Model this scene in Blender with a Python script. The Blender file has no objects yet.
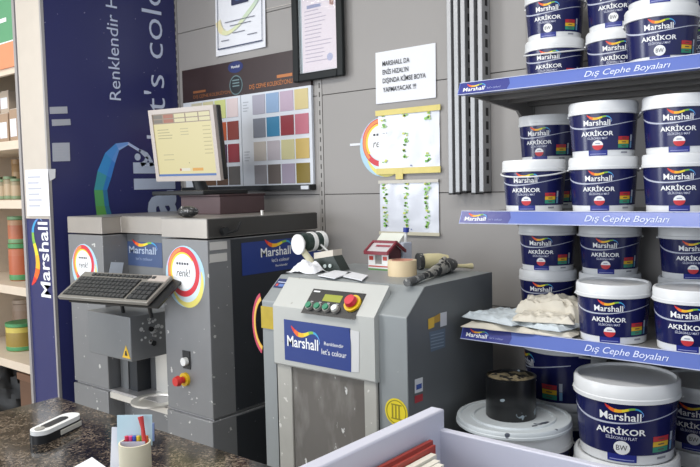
import bpy, bmesh, math, random
import numpy as np
from mathutils import Vector, Matrix, noise
random.seed(7)
PI = math.pi
S = bpy.context.scene
COL = S.collection

# ------------------------------------------------------------------ camera
FPX, CX, CY = 725.0, 350.0, 233.5
CAM = np.array([0.0, -2.445, 1.42])
def _n(v): return v / np.linalg.norm(v)
def _ray(x, y): return np.array([x - CX, CY - y, -FPX])
_X = -_n(_ray(-530, 206)); _Z = _n(np.cross(_X, _n(_ray(950, 172.7)))); _Y = np.cross(_Z, _X)
ROT = np.stack([_X, _Y, _Z])
cd = bpy.data.cameras.new('camera'); cam = bpy.data.objects.new('camera', cd); COL.objects.link(cam)
cd.sensor_width = 36; cd.lens = 36 * FPX / 700; cd.clip_start = 0.02
cam.matrix_world = Matrix.Translation(Vector(CAM)) @ Matrix(ROT.tolist()).to_4x4()
S.camera = cam
# surveying helpers: where a sight line meets a wall plane (Y), a shelf height (Z) or a side plane (X)
def onY(x, y, Y): d = ROT @ _ray(x, y); return CAM + (Y - CAM[1]) / d[1] * d
def onZ(x, y, Z): d = ROT @ _ray(x, y); return CAM + (Z - CAM[2]) / d[2] * d
def onX(x, y, X): d = ROT @ _ray(x, y); return CAM + (X - CAM[0]) / d[0] * d

# ------------------------------------------------------------------ light
S.view_settings.view_transform = 'Standard'; S.view_settings.look = 'None'
S.view_settings.gamma = 1.0; S.view_settings.use_curve_mapping = False
S.view_settings.exposure = -0.20
w = bpy.data.worlds.new('shop_daylight'); S.world = w; w.use_nodes = True
w.node_tree.nodes['Background'].inputs[0].default_value = (0.80, 0.88, 1.0, 1)
w.node_tree.nodes['Background'].inputs[1].default_value = 0.9
def area(name, loc, target, sx, sy, power, col=(1, 1, 1)):
    l = bpy.data.lights.new(name, 'AREA'); l.shape = 'RECTANGLE'; l.size = sx; l.size_y = sy
    l.energy = power; l.color = col
    o = bpy.data.objects.new(name, l); COL.objects.link(o); o.location = loc
    o.rotation_euler = (Vector(target) - Vector(loc)).to_track_quat('-Z', 'Y').to_euler()
    return o
area('front_fill_light', (-1.6, -6.3, 1.9), (-1.6, 0, 1.1), 3.6, 2.4, 110, (0.95, 0.97, 1.0))  # broad fill added behind the camera to soften contrast, standing in for a window
area('side_window_light', (-4.9, -4.2, 1.7), (-1.2, -.5, 1.2), 1.1, 2.0, 75, (0.93, 0.97, 1.0))
area('overhead_fill_light', (-0.9, -1.7, 2.82), (-0.9, -1.7, 0), 1.6, 0.6, 34, (1.0, 0.97, 0.92))  # pair of added overhead fill lights, no fitting in view
area('overhead_fill_light', (-3.0, -1.9, 2.82), (-3.0, -1.9, 0), 1.6, 0.6, 38, (1.0, 0.96, 0.9))

# ------------------------------------------------------------------ materials
def lin(h):
    h = h.lstrip('#'); c = [int(h[i:i + 2], 16) / 255 for i in (0, 2, 4)]
    return tuple(((x + .055) / 1.055) ** 2.4 if x > .04045 else x / 12.92 for x in c) + (1,)
MATS = {}
def mat(name, hexc=None, rough=.5, metal=0.0, var=.05, scale=14, bump=0.0, spec=.5, specks=None, emit=0, trans=0, alpha=1, aniso=0):
    """procedural surface: base colour broken up by noise, optional paint specks and relief"""
    if name in MATS: return MATS[name]
    m = bpy.data.materials.new(name); MATS[name] = m; m.use_nodes = True
    nt = m.node_tree; b = nt.nodes['Principled BSDF']; L = nt.links.new
    c = lin(hexc)
    b.inputs['Roughness'].default_value = rough; b.inputs['Metallic'].default_value = metal
    b.inputs['Specular IOR Level'].default_value = spec
    if trans: b.inputs['Transmission Weight'].default_value = trans
    if alpha < 1: b.inputs['Alpha'].default_value = alpha
    if emit:
        b.inputs['Emission Color'].default_value = c; b.inputs['Emission Strength'].default_value = emit
    tc = nt.nodes.new('ShaderNodeTexCoord')
    nz = nt.nodes.new('ShaderNodeTexNoise'); nz.inputs['Scale'].default_value = scale; nz.inputs['Detail'].default_value = 4
    L(tc.outputs['Object'], nz.inputs['Vector'])
    mx = nt.nodes.new('ShaderNodeMix'); mx.data_type = 'RGBA'
    mx.inputs[6].default_value = tuple(x * (1 - var) for x in c[:3]) + (1,)
    mx.inputs[7].default_value = tuple(min(1, x * (1 + var)) for x in c[:3]) + (1,)
    L(nz.outputs['Fac'], mx.inputs[0]); out = mx.outputs[2]
    if specks:
        s_hex, s_scale, s_thr = specks
        n2 = nt.nodes.new('ShaderNodeTexNoise'); n2.inputs['Scale'].default_value = s_scale; n2.inputs['Detail'].default_value = 2
        L(tc.outputs['Object'], n2.inputs['Vector'])
        rp = nt.nodes.new('ShaderNodeValToRGB'); rp.color_ramp.elements[0].position = s_thr; rp.color_ramp.elements[1].position = s_thr + .015
        L(n2.outputs['Fac'], rp.inputs[0])
        m2 = nt.nodes.new('ShaderNodeMix'); m2.data_type = 'RGBA'; L(rp.outputs[0], m2.inputs[0]); L(out, m2.inputs[6]); m2.inputs[7].default_value = lin(s_hex)
        out = m2.outputs[2]
    L(out, b.inputs['Base Color'])
    if bump:
        bp = nt.nodes.new('ShaderNodeBump'); bp.inputs['Strength'].default_value = bump; bp.inputs['Distance'].default_value = .004
        L(nz.outputs['Fac'], bp.inputs['Height']); L(bp.outputs[0], b.inputs['Normal'])
    return m
def C(hexc, rough=.45):                       # plain printed / painted colour
    return mat('paint_%s_%d' % (hexc.lstrip('#'), int(rough * 100)), hexc, rough, var=.02)

mat('wall_paint', '#9c9997', .6, var=.03, scale=5)
mat('wall_joint', '#4c4a48', .8)
mat('slot_strip', '#9a9794', .45, metal=.2)
mat('floor_tile', '#b5afa6', .4, var=.15, scale=6)
mat('ceiling_paint', '#d8d6d0', .8)
mat('side_paint', '#cfc6b8', .8)
mat('navy_panel', '#2b2f63', .33, var=.04, scale=9, specks=('#8e90a8', 60, .74))
mat('light_cladding', '#cfc7bd', .33, metal=.25, var=.05)
mat('alu_trim', '#b9b7b8', .35, metal=.6)
mat('shelf_wood', '#d8c9b6', .5, var=.08)
mat('shelf_back', '#c2b7a8', .7, var=.05)
mat('machine_grey', '#7e7f81', .42, metal=.25, var=.06, specks=('#c9c9c6', 38, .70))
mat('machine_side', '#787a7c', .4, metal=.25, var=.05, specks=('#b8b8b6', 45, .75))
mat('machine_black', '#2a2d32', .42, var=.1, specks=('#77797c', 70, .76))
mat('lid_steel', '#a7a19a', .34, metal=.45, var=.1, scale=8)
mat('lid_side', '#3d3b39', .4, metal=.2, var=.12)
mat('lid_top', '#8d8a86', .3, metal=.3, var=.1)
mat('steel', '#e4e1da', .36, metal=.65, var=.15, scale=6)
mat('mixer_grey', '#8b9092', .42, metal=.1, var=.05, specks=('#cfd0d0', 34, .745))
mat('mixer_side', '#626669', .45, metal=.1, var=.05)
mat('mixer_white', '#b3b5b2', .4, var=.04, specks=('#9b9a94', 30, .74))
mat('mixer_frame', '#a9a8a2', .5, var=.12, specks=('#d6d5d0', 40, .70))
mat('rubber', '#1b1c1e', .6, var=.2)
mat('black_plastic', '#1d1e20', .35, var=.1)
mat('grey_plastic', '#9a9893', .4)
mat('key_grey', '#3c3d3e', .4, var=.2)
mat('case_grey', '#85827c', .35, metal=.2)
mat('beige_plastic', '#b5aca6', .4)
mat('white_plastic', '#e4e5e4', .32, var=.02)
mat('bucket_white', '#e2e4e6', .3, var=.02)
mat('label_navy', '#1b1f52', .22, var=.06, scale=6)
mat('label_tab', '#2b3487', .25)
mat('silver_line', '#b9bed0', .35, var=.1)
mat('print_white', '#eef0f2', .4, var=.01)
mat('fascia_navy', '#3b4188', .25, var=.05)
mat('fascia_blue', '#5b6fb8', .22, var=.04, scale=4)
mat('shelf_metal', '#8f8d8b', .4, metal=.3, var=.05)
mat('shelf_metal_dark', '#6a6866', .5, metal=.2)
mat('post_metal', '#a3a4a6', .38, metal=.35, var=.06)
mat('paper', '#e6e8ee', .6, var=.02)
mat('paper_lilac', '#d9dcec', .6, var=.02)
mat('frame_black', '#0f1517', .5, var=.2, scale=40, spec=.3)
mat('board_brown', '#382a2a', .4, var=.1)
mat('chart_white', '#d5dae2', .4)
mat('ink', '#3a3c44', .6)
mat('ink_light', '#b4b6c2', .7)
mat('tape_cream', '#dcc7a2', .5, var=.05)
mat('tape_yellow', '#d3c267', .35, var=.12, scale=30)
mat('maroon', '#4d3a3d', .5, var=.1)
mat('box_white', '#c4c5d3', .4, var=.03)
mat('folder_red', '#a2382c', .5, var=.1)
mat('bag_cream', '#d6d0c2', .5, var=.12, scale=20, bump=.6)
mat('bag_blue', '#ccd6dc', .4, var=.08, scale=18, bump=.6)
mat('lid_disc', '#cfd6da', .45, var=.12, scale=10, specks=('#4a4f5c', 16, .70))
mat('can_black', '#141517', .3, var=.3, specks=('#93a0a8', 24, .68))
mat('crust', '#7d7258', .8, var=.5, scale=60, bump=1, specks=('#1d1c1a', 40, .52))
mat('smeared', '#94928b', .6, var=.5, scale=50, bump=1, specks=('#2b2c2e', 34, .55))
mat('cream_plastic', '#d9cfa4', .45, var=.1)
mat('glass_jar', '#b9a78c', .15, var=.1)

def granite():
    m = bpy.data.materials.new('granite'); MATS['granite'] = m; m.use_nodes = True
    nt = m.node_tree; b = nt.nodes['Principled BSDF']; L = nt.links.new
    tc = nt.nodes.new('ShaderNodeTexCoord')
    vo = nt.nodes.new('ShaderNodeTexVoronoi'); vo.inputs['Scale'].default_value = 240
    nz = nt.nodes.new('ShaderNodeTexNoise'); nz.inputs['Scale'].default_value = 22; nz.inputs['Detail'].default_value = 6
    L(tc.outputs['Object'], vo.inputs['Vector']); L(tc.outputs['Object'], nz.inputs['Vector'])
    ad = nt.nodes.new('ShaderNodeMath'); ad.operation = 'MULTIPLY'; L(vo.outputs['Color'], ad.inputs[0]); L(nz.outputs['Fac'], ad.inputs[1])
    rp = nt.nodes.new('ShaderNodeValToRGB'); e = rp.color_ramp.elements
    e[0].position = .04; e[0].color = lin('#0e0e0f'); e[1].position = .46; e[1].color = lin('#73675b')
    x = e.new(.17); x.color = lin('#1d1b1b'); x = e.new(.30); x.color = lin('#40382f')
    L(ad.outputs[0], rp.inputs[0]); L(rp.outputs[0], b.inputs['Base Color'])
    b.inputs['Roughness'].default_value = .10; b.inputs['Specular IOR Level'].default_value = .4
granite()
def dirty_pane():
    m = mat('dirty_plexi', '#5c5854', .16, var=.3, scale=5); nt = m.node_tree; b = nt.nodes['Principled BSDF']; L = nt.links.new
    src = b.inputs['Base Color'].links[0].from_socket
    tc = nt.nodes.new('ShaderNodeTexCoord')
    for (sx, sz, thr, wid, hx, amt) in ((20, 7.0, .5, .3, '#96948f', .6), (55, 22, .68, .03, '#d4d4d2', .9)):
        mpn = nt.nodes.new('ShaderNodeMapping'); mpn.inputs['Scale'].default_value = (sx, sx, sz)
        nz = nt.nodes.new('ShaderNodeTexNoise'); nz.inputs['Scale'].default_value = 1; nz.inputs['Detail'].default_value = 5
        rp = nt.nodes.new('ShaderNodeValToRGB'); rp.color_ramp.elements[0].position = thr; rp.color_ramp.elements[1].position = thr + wid
        rp.color_ramp.elements[1].color = (amt, amt, amt, 1)
        mx = nt.nodes.new('ShaderNodeMix'); mx.data_type = 'RGBA'; mx.inputs[7].default_value = lin(hx)
        L(tc.outputs['Object'], mpn.inputs[0]); L(mpn.outputs[0], nz.inputs['Vector']); L(nz.outputs['Fac'], rp.inputs[0]); L(rp.outputs[0], mx.inputs[0]); L(src, mx.inputs[6]); src = mx.outputs[2]
    L(src, b.inputs['Base Color'])
dirty_pane()

# ------------------------------------------------------------------ mesh helpers
class MB:
    def __init__(s): s.v = []; s.f = []; s.m = []; s.s = []; s.mats = []
    def mi(s, m):
        if isinstance(m, str): m = MATS[m]
        if m not in s.mats: s.mats.append(m)
        return s.mats.index(m)
    def add(s, vs, fs, m, smooth=False):
        b = len(s.v); k = s.mi(m); s.v += [tuple(map(float, p)) for p in vs]
        for f in fs: s.f.append([b + i for i in f]); s.m.append(k); s.s.append(smooth)
        return s
    def box(s, x0, x1, y0, y1, z0, z1, m):
        if x0 > x1: x0, x1 = x1, x0
        if y0 > y1: y0, y1 = y1, y0
        if z0 > z1: z0, z1 = z1, z0
        vs = [(x, y, z) for z in (z0, z1) for y in (y0, y1) for x in (x0, x1)]
        return s.add(vs, [(0, 2, 3, 1), (4, 5, 7, 6), (0, 1, 5, 4), (2, 6, 7, 3), (0, 4, 6, 2), (1, 3, 7, 5)], m)
    def prism(s, prof, x0, x1, m, axis='x', smooth=False):
        n = len(prof)
        P = {'x': lambda a, b, t: (t, a, b), 'y': lambda a, b, t: (a, t, b), 'z': lambda a, b, t: (a, b, t)}[axis]
        vs = [P(a, b, x0) for a, b in prof] + [P(a, b, x1) for a, b in prof]
        s.add(vs, [list(range(n))[::-1], list(range(n, 2 * n))], m)
        return s.add(vs, [(i, (i + 1) % n, n + (i + 1) % n, n + i) for i in range(n)], m, smooth)
    def lathe(s, prof, m, seg=32, M=None, smooth=True):
        vs = []; fs = []
        for r, z in prof:
            for k in range(seg):
                a = 2 * PI * k / seg; vs.append((r * math.cos(a), r * math.sin(a), z))
        for i in range(len(prof) - 1):
            for k in range(seg):
                k2 = (k + 1) % seg; fs.append((i * seg + k, i * seg + k2, (i + 1) * seg + k2, (i + 1) * seg + k))
        if prof[0][0] > 1e-6: fs.append(list(range(seg))[::-1])
        if prof[-1][0] > 1e-6: fs.append([(len(prof) - 1) * seg + k for k in range(seg)])
        if M is not None: vs = [M @ Vector(v) for v in vs]
        return s.add(vs, fs, m, smooth)
    def cyl(s, p, q, r, m, seg=16, r2=None):
        p, q = Vector(p), Vector(q); M = Matrix.Translation(p) @ (q - p).to_track_quat('Z', 'Y').to_matrix().to_4x4()
        L = (q - p).length; return s.lathe([(r, 0), (r if r2 is None else r2, L)], m, seg, M)
    def tube(s, pts, r, m, seg=8):
        pts = [Vector(p) for p in pts]; vs = []; n = len(pts)
        for i, p in enumerate(pts):
            t = (pts[min(i + 1, n - 1)] - pts[max(i - 1, 0)]).normalized(); q = t.to_track_quat('Z', 'Y')
            rr = r[i] if isinstance(r, (list, tuple)) else r
            for k in range(seg):
                a = 2 * PI * k / seg; vs.append(p + q @ Vector((rr * math.cos(a), rr * math.sin(a), 0)))
        fs = [(i * seg + k, i * seg + (k + 1) % seg, (i + 1) * seg + (k + 1) % seg, (i + 1) * seg + k) for i in range(n - 1) for k in range(seg)]
        fs += [list(range(seg))[::-1], [(n - 1) * seg + k for k in range(seg)]]
        return s.add(vs, fs, m, True)
    def quad(s, a, b, c, d, m): return s.add([a, b, c, d], [(0, 1, 2, 3)], m)
    def build(s, name, parent=None, org=None, bevel=0):
        if org is not None: o3 = Vector(org)
        elif parent is not None and parent.get('_org'): o3 = Vector(parent['_org'])
        else: o3 = Vector((0, 0, 0))
        me = bpy.data.meshes.new(name)
        me.from_pydata([(v[0] - o3.x, v[1] - o3.y, v[2] - o3.z) for v in s.v], [], s.f)
        for m in s.mats: me.materials.append(m)
        me.polygons.foreach_set('material_index', s.m); me.polygons.foreach_set('use_smooth', s.s)
        me.update(); me.set_sharp_from_angle(angle=math.radians(38))
        o = bpy.data.objects.new(name, me); COL.objects.link(o)
        if parent is not None:
            o.parent = parent
            if parent.get('_org'): o['_org'] = list(o3)
        elif org is not None: o.location = org; o['_org'] = list(org)
        if bevel:
            b = o.modifiers.new('bevel', 'BEVEL'); b.width = bevel; b.segments = 2; b.limit_method = 'ANGLE'; b.angle_limit = math.radians(50)
        return o
def tag(o, label, cat, group=None, kind=None):
    o['label'] = label; o['category'] = cat
    if group: o['group'] = group
    if kind: o['kind'] = kind
    return o
def thing(name, loc, label, cat, group=None, rot=None, world=True):
    """an Empty at the base of a thing; parts may be given in world coordinates (world=True) or in its own"""
    o = bpy.data.objects.new(name, None); COL.objects.link(o); o.location = loc; o.empty_display_size = .05
    if rot: o.rotation_euler = rot
    if world: o['_org'] = [float(c) for c in loc]
    return tag(o, label, cat, group)
def struct(o): o['kind'] = 'structure'; return o

# ---- flat print: 2-D shapes that are laid on a surface by a mapping
TXT = {}
def text2d(s, bold=0.0, shear=0.0):
    k = (s, bold, shear)
    if k in TXT: return TXT[k]
    cu = bpy.data.curves.new('t', 'FONT'); cu.body = s; cu.size = 1; cu.offset = bold; cu.shear = shear; cu.resolution_u = 3; cu.fill_mode = 'FRONT'
    ob = bpy.data.objects.new('t', cu); COL.objects.link(ob); bpy.context.view_layer.update()
    me = bpy.data.meshes.new_from_object(ob.evaluated_get(bpy.context.evaluated_depsgraph_get()))
    V = np.array([v.co[:2] for v in me.vertices]) if len(me.vertices) else np.zeros((1, 2)); F = [list(p.vertices) for p in me.polygons]
    bpy.data.objects.remove(ob); bpy.data.curves.remove(cu); bpy.data.meshes.remove(me)
    TXT[k] = (V, F); return TXT[k]
_H = text2d('H')[0]; CAP = _H[:, 1].max() - _H[:, 1].min()
def text(s, x, y, cap, width=None, bold=0.0, shear=0.0, align='L'):
    V, F = text2d(s, bold, shear); V = V.copy(); sc = cap / CAP
    V[:, 0] -= V[:, 0].min(); W = V[:, 0].max() * sc
    sx = sc if width is None else sc * width / W
    W = W if width is None else width
    P = np.stack([V[:, 0] * sx + x - (W / 2 if align == 'C' else W if align == 'R' else 0), V[:, 1] * sc + y], 1)
    return P, F
def rect(x0, y0, x1, y1): return np.array([(x0, y0), (x1, y0), (x1, y1), (x0, y1)], float), [(0, 1, 2, 3)]
def disc(x, y, r, n=28, ry=None, a0=0, a1=2 * PI):
    """filled disc or sector made of small quads so that it can be bent round a bucket"""
    ry = ry or r; P = []; F = []; k = 4
    for j in range(k + 1):
        for i in range(n + 1):
            a = a0 + (a1 - a0) * i / n; f = j / k; P.append((x + r * f * math.cos(a), y + ry * f * math.sin(a)))
    for j in range(k):
        for i in range(n):
            q = [j * (n + 1) + i, (j + 1) * (n + 1) + i, (j + 1) * (n + 1) + i + 1, j * (n + 1) + i + 1]
            F.append(tuple(q if j else q[:3] if True else q))
    return np.array(P), F
def ring(x, y, r0, r1, n=40, ox=0, oy=0, a0=0, a1=2 * PI, sy=1.0):
    P = []; F = []
    for i in range(n + 1):
        a = a0 + (a1 - a0) * i / n
        P += [(x + r0 * math.cos(a), y + r0 * sy * math.sin(a)), (x + ox + r1 * math.cos(a), y + oy + r1 * sy * math.sin(a))]
    for i in range(n): F.append((2 * i, 2 * i + 1, 2 * i + 3, 2 * i + 2))
    return np.array(P), F
def ribbon(pts, thick, sub=5):
    """smooth band along pts with thickness; returns list of quads (P, F) per segment"""
    pts = [np.array(p, float) for p in pts]; n = len(pts); out = []; C_ = []; T = []
    for i in range(n - 1):
        p0, p1, p2, p3 = pts[max(i - 1, 0)], pts[i], pts[i + 1], pts[min(i + 2, n - 1)]
        for j in range(sub + (1 if i == n - 2 else 0)):
            t = j / sub
            C_.append(.5 * ((2 * p1) + (p2 - p0) * t + (2 * p0 - 5 * p1 + 4 * p2 - p3) * t * t + (3 * p1 - p0 - 3 * p2 + p3) * t ** 3))
            T.append(thick[i] * (1 - t) + thick[i + 1] * t)
    E_ = []
    for i, c in enumerate(C_):
        d = C_[min(i + 1, len(C_) - 1)] - C_[max(i - 1, 0)]; d = d / (np.linalg.norm(d) + 1e-9); nn = np.array([-d[1], d[0]])
        E_.append((c + nn * T[i] / 2, c - nn * T[i] / 2))
    for i in range(len(E_) - 1):
        out.append((np.array([E_[i][0], E_[i][1], E_[i + 1][1], E_[i + 1][0]]), [(0, 1, 2, 3)]))
    return out
def plane(o, u, v, off=.0012):
    o, u, v = np.array(o, float), _n(np.array(u, float)), _n(np.array(v, float)); n_ = np.cross(u, v)
    return lambda x, y, lift=0: o + u * x + v * y + n_ * (off + lift)
class Print(MB):
    def __init__(s, mp): super().__init__(); s.mp = mp
    def put(s, shape, m, lift=0.0):
        P, F = shape
        return s.add([s.mp(x, y, lift) for x, y in P], F, m)
RAINBOW = ['#d8342c', '#ea6a24', '#f2b52a', '#e8d437', '#7fb548', '#3f9fd2', '#5a8fd8', '#9db9e6']
def logo(p, x, y, wd, cap=None, shear=.0, white='print_white', lift=0):
    """the brand word with its rainbow wave over it; wd = width of the word"""
    cap = cap or wd * .2
    p.put(text('Marshall', x, y, cap, wd, bold=.013, shear=shear), white, lift)
    pts = [(.14, .40), (.21, .335), (.33, .265), (.46, .245), (.6, .265), (.76, .315), (.9, .315), (1.0, .255), (1.05, .17), (1.02, .11)]
    th = [.012, .065, .095, .085, .07, .055, .045, .032, .02, .01]
    segs = ribbon(pts, th, 3)
    for i, (P, F) in enumerate(segs):
        k = RAINBOW[min(7, int(i / len(segs) * 8))]
        p.put((P * wd * np.array([1, cap / (wd * .2)]) + np.array([x, y]), F), C(k), lift)

# ================================================================== the setting
XS = [-5.214, -4.202, -3.19, -2.178, -1.166, -.155, .857]       # slotted uprights of the wall system
ZS = [.0, .11, .525, .955, 1.386, 1.827, 2.245, 2.66, 2.9]
wl = MB().box(-5.6, 1.6, .012, .12, 0, 2.95, 'wall_joint').build('wall_back'); struct(wl)
for i in range(len(XS) - 1):
    for j in range(len(ZS) - 1):
        MB().box(XS[i] + .016, XS[i + 1] - .016, 0, .012, ZS[j] + .0018, ZS[j + 1] - .0018, 'wall_paint').build('wall_panel', wl)
for x in XS:
    b = MB().box(x - .0135, x + .0135, -.002, .012, 0, 2.9, 'slot_strip')
    z = .06
    while z < 2.85:
        b.box(x - .003, x + .003, -.0026, .0, z, z + .022, 'wall_joint'); z += .04
    b.build('slotted_strip', wl)
struct(MB().box(-5.6, 1.6, -6.5, .12, -.08, 0, 'floor_tile').build('floor'))
struct(MB().box(-5.6, 1.6, -3.6, .12, 2.95, 3.03, 'ceiling_paint').build('ceiling'))
struct(MB().box(-5.7, -5.6, -2.4, .12, 0, 2.95, 'side_paint').build('wall_left'))

# ================================================================== navy partition beside the machines
PX, PF, PL = -3.193, -.737, -3.462          # right face, front, left face
part = thing('display_partition', ((PX + PL) / 2, PF / 2, 0), 'tall navy partition with white upward lettering and a pale front edge', 'partition')
MB().box(PL + .004, PX, PF, -.003, 0, 2.9, 'navy_panel').build('panel', part)
MB().box(PL + .03, PX - .012, PF - .006, PF, 1.30, 2.9, 'light_cladding').build('front_cladding', part)
for x0, x1 in ((PL, PL + .022), (PX - .012, PX + .002)):
    MB().box(x0, x1, PF - .010, PF + .004, 0, 2.9, 'alu_trim').build('edge_trim', part)
mp = plane((PX, 0, 0), (0, 0, 1), (0, -1, 0))                    # x = height, y = distance from wall
p = Print(mp); p.put(text('Renklendir H', 1.872, .350, .062, .505), C('#c9d3ea')); p.build('slogan_lettering', part)
p = Print(mp); p.put(text("let's colour", 1.688, .086, .122, 1.0, bold=-.006), C('#c9d3ea')); p.build('claim_lettering', part)
p = Print(mp); p.put(text('Marshall', .335, .05, .235, 1.23, bold=.03), C('#b9c6dc')); p.build('brand_lettering', part)
def on_panel(pp): q = onX(pp[0], pp[1], PX); return (q[2], -q[1])
p = Print(mp)
LB = [on_panel(q) for q in ((98, 226), (95.5, 206), (94, 190), (97.5, 171), (105, 153), (115.5, 143.5), (128, 142), (141, 150))]
RBd = [on_panel(q) for q in ((115, 226), (109, 206), (107, 190), (111, 178), (115, 163), (119, 150.5), (128, 145), (140, 152.5))]
cols = ['#5a9a4c', '#55a060', '#3f97a4', '#3a8fd0', '#4a90d8', '#6f9ce0', '#aebfe6']
for i in range(7):
    for k in range(3):
        L0_, L1_, R0_, R1_ = [np.array(t_) for t_ in (LB[i], LB[i + 1], RBd[i], RBd[i + 1])]
        a_, b_ = L0_ + (R0_ - L0_) * k / 3, L0_ + (R0_ - L0_) * (k + 1) / 3; c_, d_ = L1_ + (R1_ - L1_) * k / 3, L1_ + (R1_ - L1_) * (k + 1) / 3
        hx_ = cols[i] if k < 2 else ['#2f6f8c', '#2f74a0', '#2f7ac0', '#3a7fd0', '#5f93da', '#8fb0e6', '#c0cbe8'][i]
        p.put((np.array([a_, b_, d_, c_]), [(0, 1, 2, 3)]), C(hx_))
for q in ribbon([on_panel(q) for q in ((139, 150), (146, 155), (150, 160), (152, 166))], [.012, .03, .02, .028], 4): p.put(q, C('#b9c6dc'))
p.put(disc(*on_panel((137.5, 157)), .018), C('#b9c6dc'))
for q in ribbon([on_panel(q) for q in ((141, 165), (145, 162), (147, 157))], [.022, .02, .018], 3): p.put(q, C('#b9c6dc'))
p.build('swoosh', part)
mpf = plane((0, PF, 0), (0, 0, 1), (-1, 0, 0), .001)
p = Print(mpf); lz = onY(44, 297, PF); lt = onY(42, 222, PF); logo(p, lz[2], -onY(50.5, 285, PF)[0], (lt[2] - lz[2]), .088); p.build('post_logo', part)
def note(name, px, Y=None, X=None, m='paper', label='', cat='note', group=None, lines=0, thick=.0015):
    """a thin paper sheet whose corners were surveyed on a plane"""
    P = [onY(a, b, Y) if Y is not None else onX(a, b, X) for a, b in px]
    P = [Vector(q) for q in P]; n_ = (P[1] - P[0]).cross(P[3] - P[0]).normalized()
    if n_.dot(Vector(CAM) - P[0]) < 0: n_ = -n_
    b = MB(); A = [q + n_ * .0006 for q in P]; B = [q + n_ * (.0006 + thick) for q in P]
    b.add(A + B, [(3, 2, 1, 0), (4, 5, 6, 7)] + [(i, (i + 1) % 4, 4 + (i + 1) % 4, 4 + i) for i in range(4)], m)
    c = sum(P, Vector()) / 4; o = b.build(name, org=c)
    if lines:
        pr = MB()
        for i in range(lines):
            t0 = .14 + .74 * i / lines; t1 = t0 + .25 / lines; e = .6 + .3 * random.random()
            def at(s, t): return B[0].lerp(B[1], s).lerp(B[3].lerp(B[2], s), t) + n_ * .0006
            pr.quad(at(.1, t0), at(.1 + .8 * e, t0), at(.1 + .8 * e, t1), at(.1, t1), 'ink_light')
        pr.build('printed_lines', o)
    return tag(o, label, cat, group)
note('adhesive_label', ((49.4, 107), (67, 106.5), (67.4, 113.4), (49.8, 114)), X=PX, m=C('#a9adb8'), label='uppermost small grey label stuck on the navy partition', cat='label')
note('adhesive_label', ((51.6, 119.5), (70, 119), (70.6, 125), (52, 126)), X=PX, m=C('#a9adb8'), label='narrow grey label under the topmost label on the navy partition', cat='label')
note('adhesive_label', ((52, 143), (69.3, 142.6), (70, 161), (52.6, 161.5)), X=PX, m=C('#aeb3c0'), lines=5, label='square grey printed label, lowest on the navy partition', cat='label')
pn = note('taped_paper', ((25.5, 170), (48, 169), (50.5, 216), (28, 216)), Y=PF - .012, m='paper', lines=6, label='white printed sheet taped to the pale front edge of the navy partition', cat='paper')
note('paper_flap', ((48, 169), (55.3, 169), (55, 178), (50, 181)), X=PX + .004, m='paper', label='', cat='paper')
fl = bpy.data.objects['paper_flap']; fl_m = fl.matrix_basis.copy(); fl.parent = pn; fl.location = fl_m.translation - pn.location
for k in ('label', 'category'): del fl[k]

# ================================================================== wall system behind: left shelf unit
LX0, LX1, LY = -4.55, PL - .004, -.68
unit = thing('shelf_unit', ((LX0 + LX1) / 2, LY / 2, 0), 'beige wooden shelf unit left of the navy partition', 'shelf unit')
MB().box(LX0, LX1, -.03, -.006, .05, 2.85, 'shelf_back').build('back_panel', unit)
MB().box(LX0, LX0 + .025, LY, -.03, 0, 2.85, 'shelf_wood').build('side_panel', unit)
LZ = [.541, .941, 1.388, 1.689]
for z in LZ: MB().box(LX0 + .025, LX1, LY, -.03, z - .045, z, 'shelf_wood').build('shelf_board', unit, bevel=.003)
MB().box(LX0 + .025, LX1, LY + .05, -.03, .0, .06, 'shelf_wood').build('plinth', unit)
MB().box(LX0 + .025, LX1, LY, LY + .02, 2.02, 2.05, 'shelf_wood').build('top_rail', unit)
sg = thing('sign_banner', (-4.0, LY, 2.05), 'green and orange sign board above the left shelves', 'sign')
MB().box(LX0 + .03, LX1 - .003, LY - .012, LY, 2.05, 2.172, C('#e0906a')).build('orange_band', sg)
MB().box(LX0 + .03, LX1 - .003, LY - .012, LY, 2.178, 2.85, C('#5e9a72')).build('green_band', sg)
MB().box(LX0 + .03, LX1 - .003, LY - .0125, LY, 2.172, 2.178, 'print_white').build('divider_line', sg)
p = Print(plane((-3.60, LY - .012, 0), (1, 0, 0), (0, 0, 1)))
p.put(rect(-.22, 2.275, -.03, 2.295), 'print_white'); p.put(rect(-.16, 2.22, -.13, 2.275), 'print_white'); p.put(rect(-.2, 2.07, -.13, 2.085), 'print_white'); p.build('white_strokes', sg)
# goods on the left shelves
def on_board(px, z, Y): q = onY(px, 0, Y); q2 = onY(px, 300, Y); t = (z - q[2]) / (q2[2] - q[2]); r = q + (q2 - q) * t; return float(r[0])
def carton(px0, px1, z, Y, h, d, label, col='#a98f78'):
    x0, x1 = on_board(px0, z, Y), on_board(px1, z, Y); t = thing('carton', ((x0 + x1) / 2, Y + d / 2, z), label, 'carton', 'cartons on the left shelves')
    MB().box(x0, x1, Y, Y + d, z, z + h, C(col, .6)).build('box', t, bevel=.002)
    MB().box(x0 + (x1 - x0) * .12, x1 - (x1 - x0) * .12, Y - .002, Y, z + h * .2, z + h * .72, 'paper').build('front_label', t)
    MB().box(x0 + .004, x1 - .004, Y + .004, Y + d - .004, z + h, z + h + .004, C('#c8bcae')).build('top_flap', t)
carton(-12, -1, 1.689, -.575, .19, .2, 'carton at the left edge on the highest visible left shelf')
carton(0, 9, 1.689, -.575, .165, .2, 'white-labelled brown carton second from the left on the highest left shelf')
carton(10.5, 18.5, 1.689, -.575, .18, .2, 'white-labelled brown carton nearest the navy partition on the highest left shelf')
carton(0.5, 9, 1.862, -.56, .115, .18, 'small white-labelled carton stacked on top of a brown carton', '#b7a796')
bpy.data.objects['carton.003'].location.z = 1.860
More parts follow.
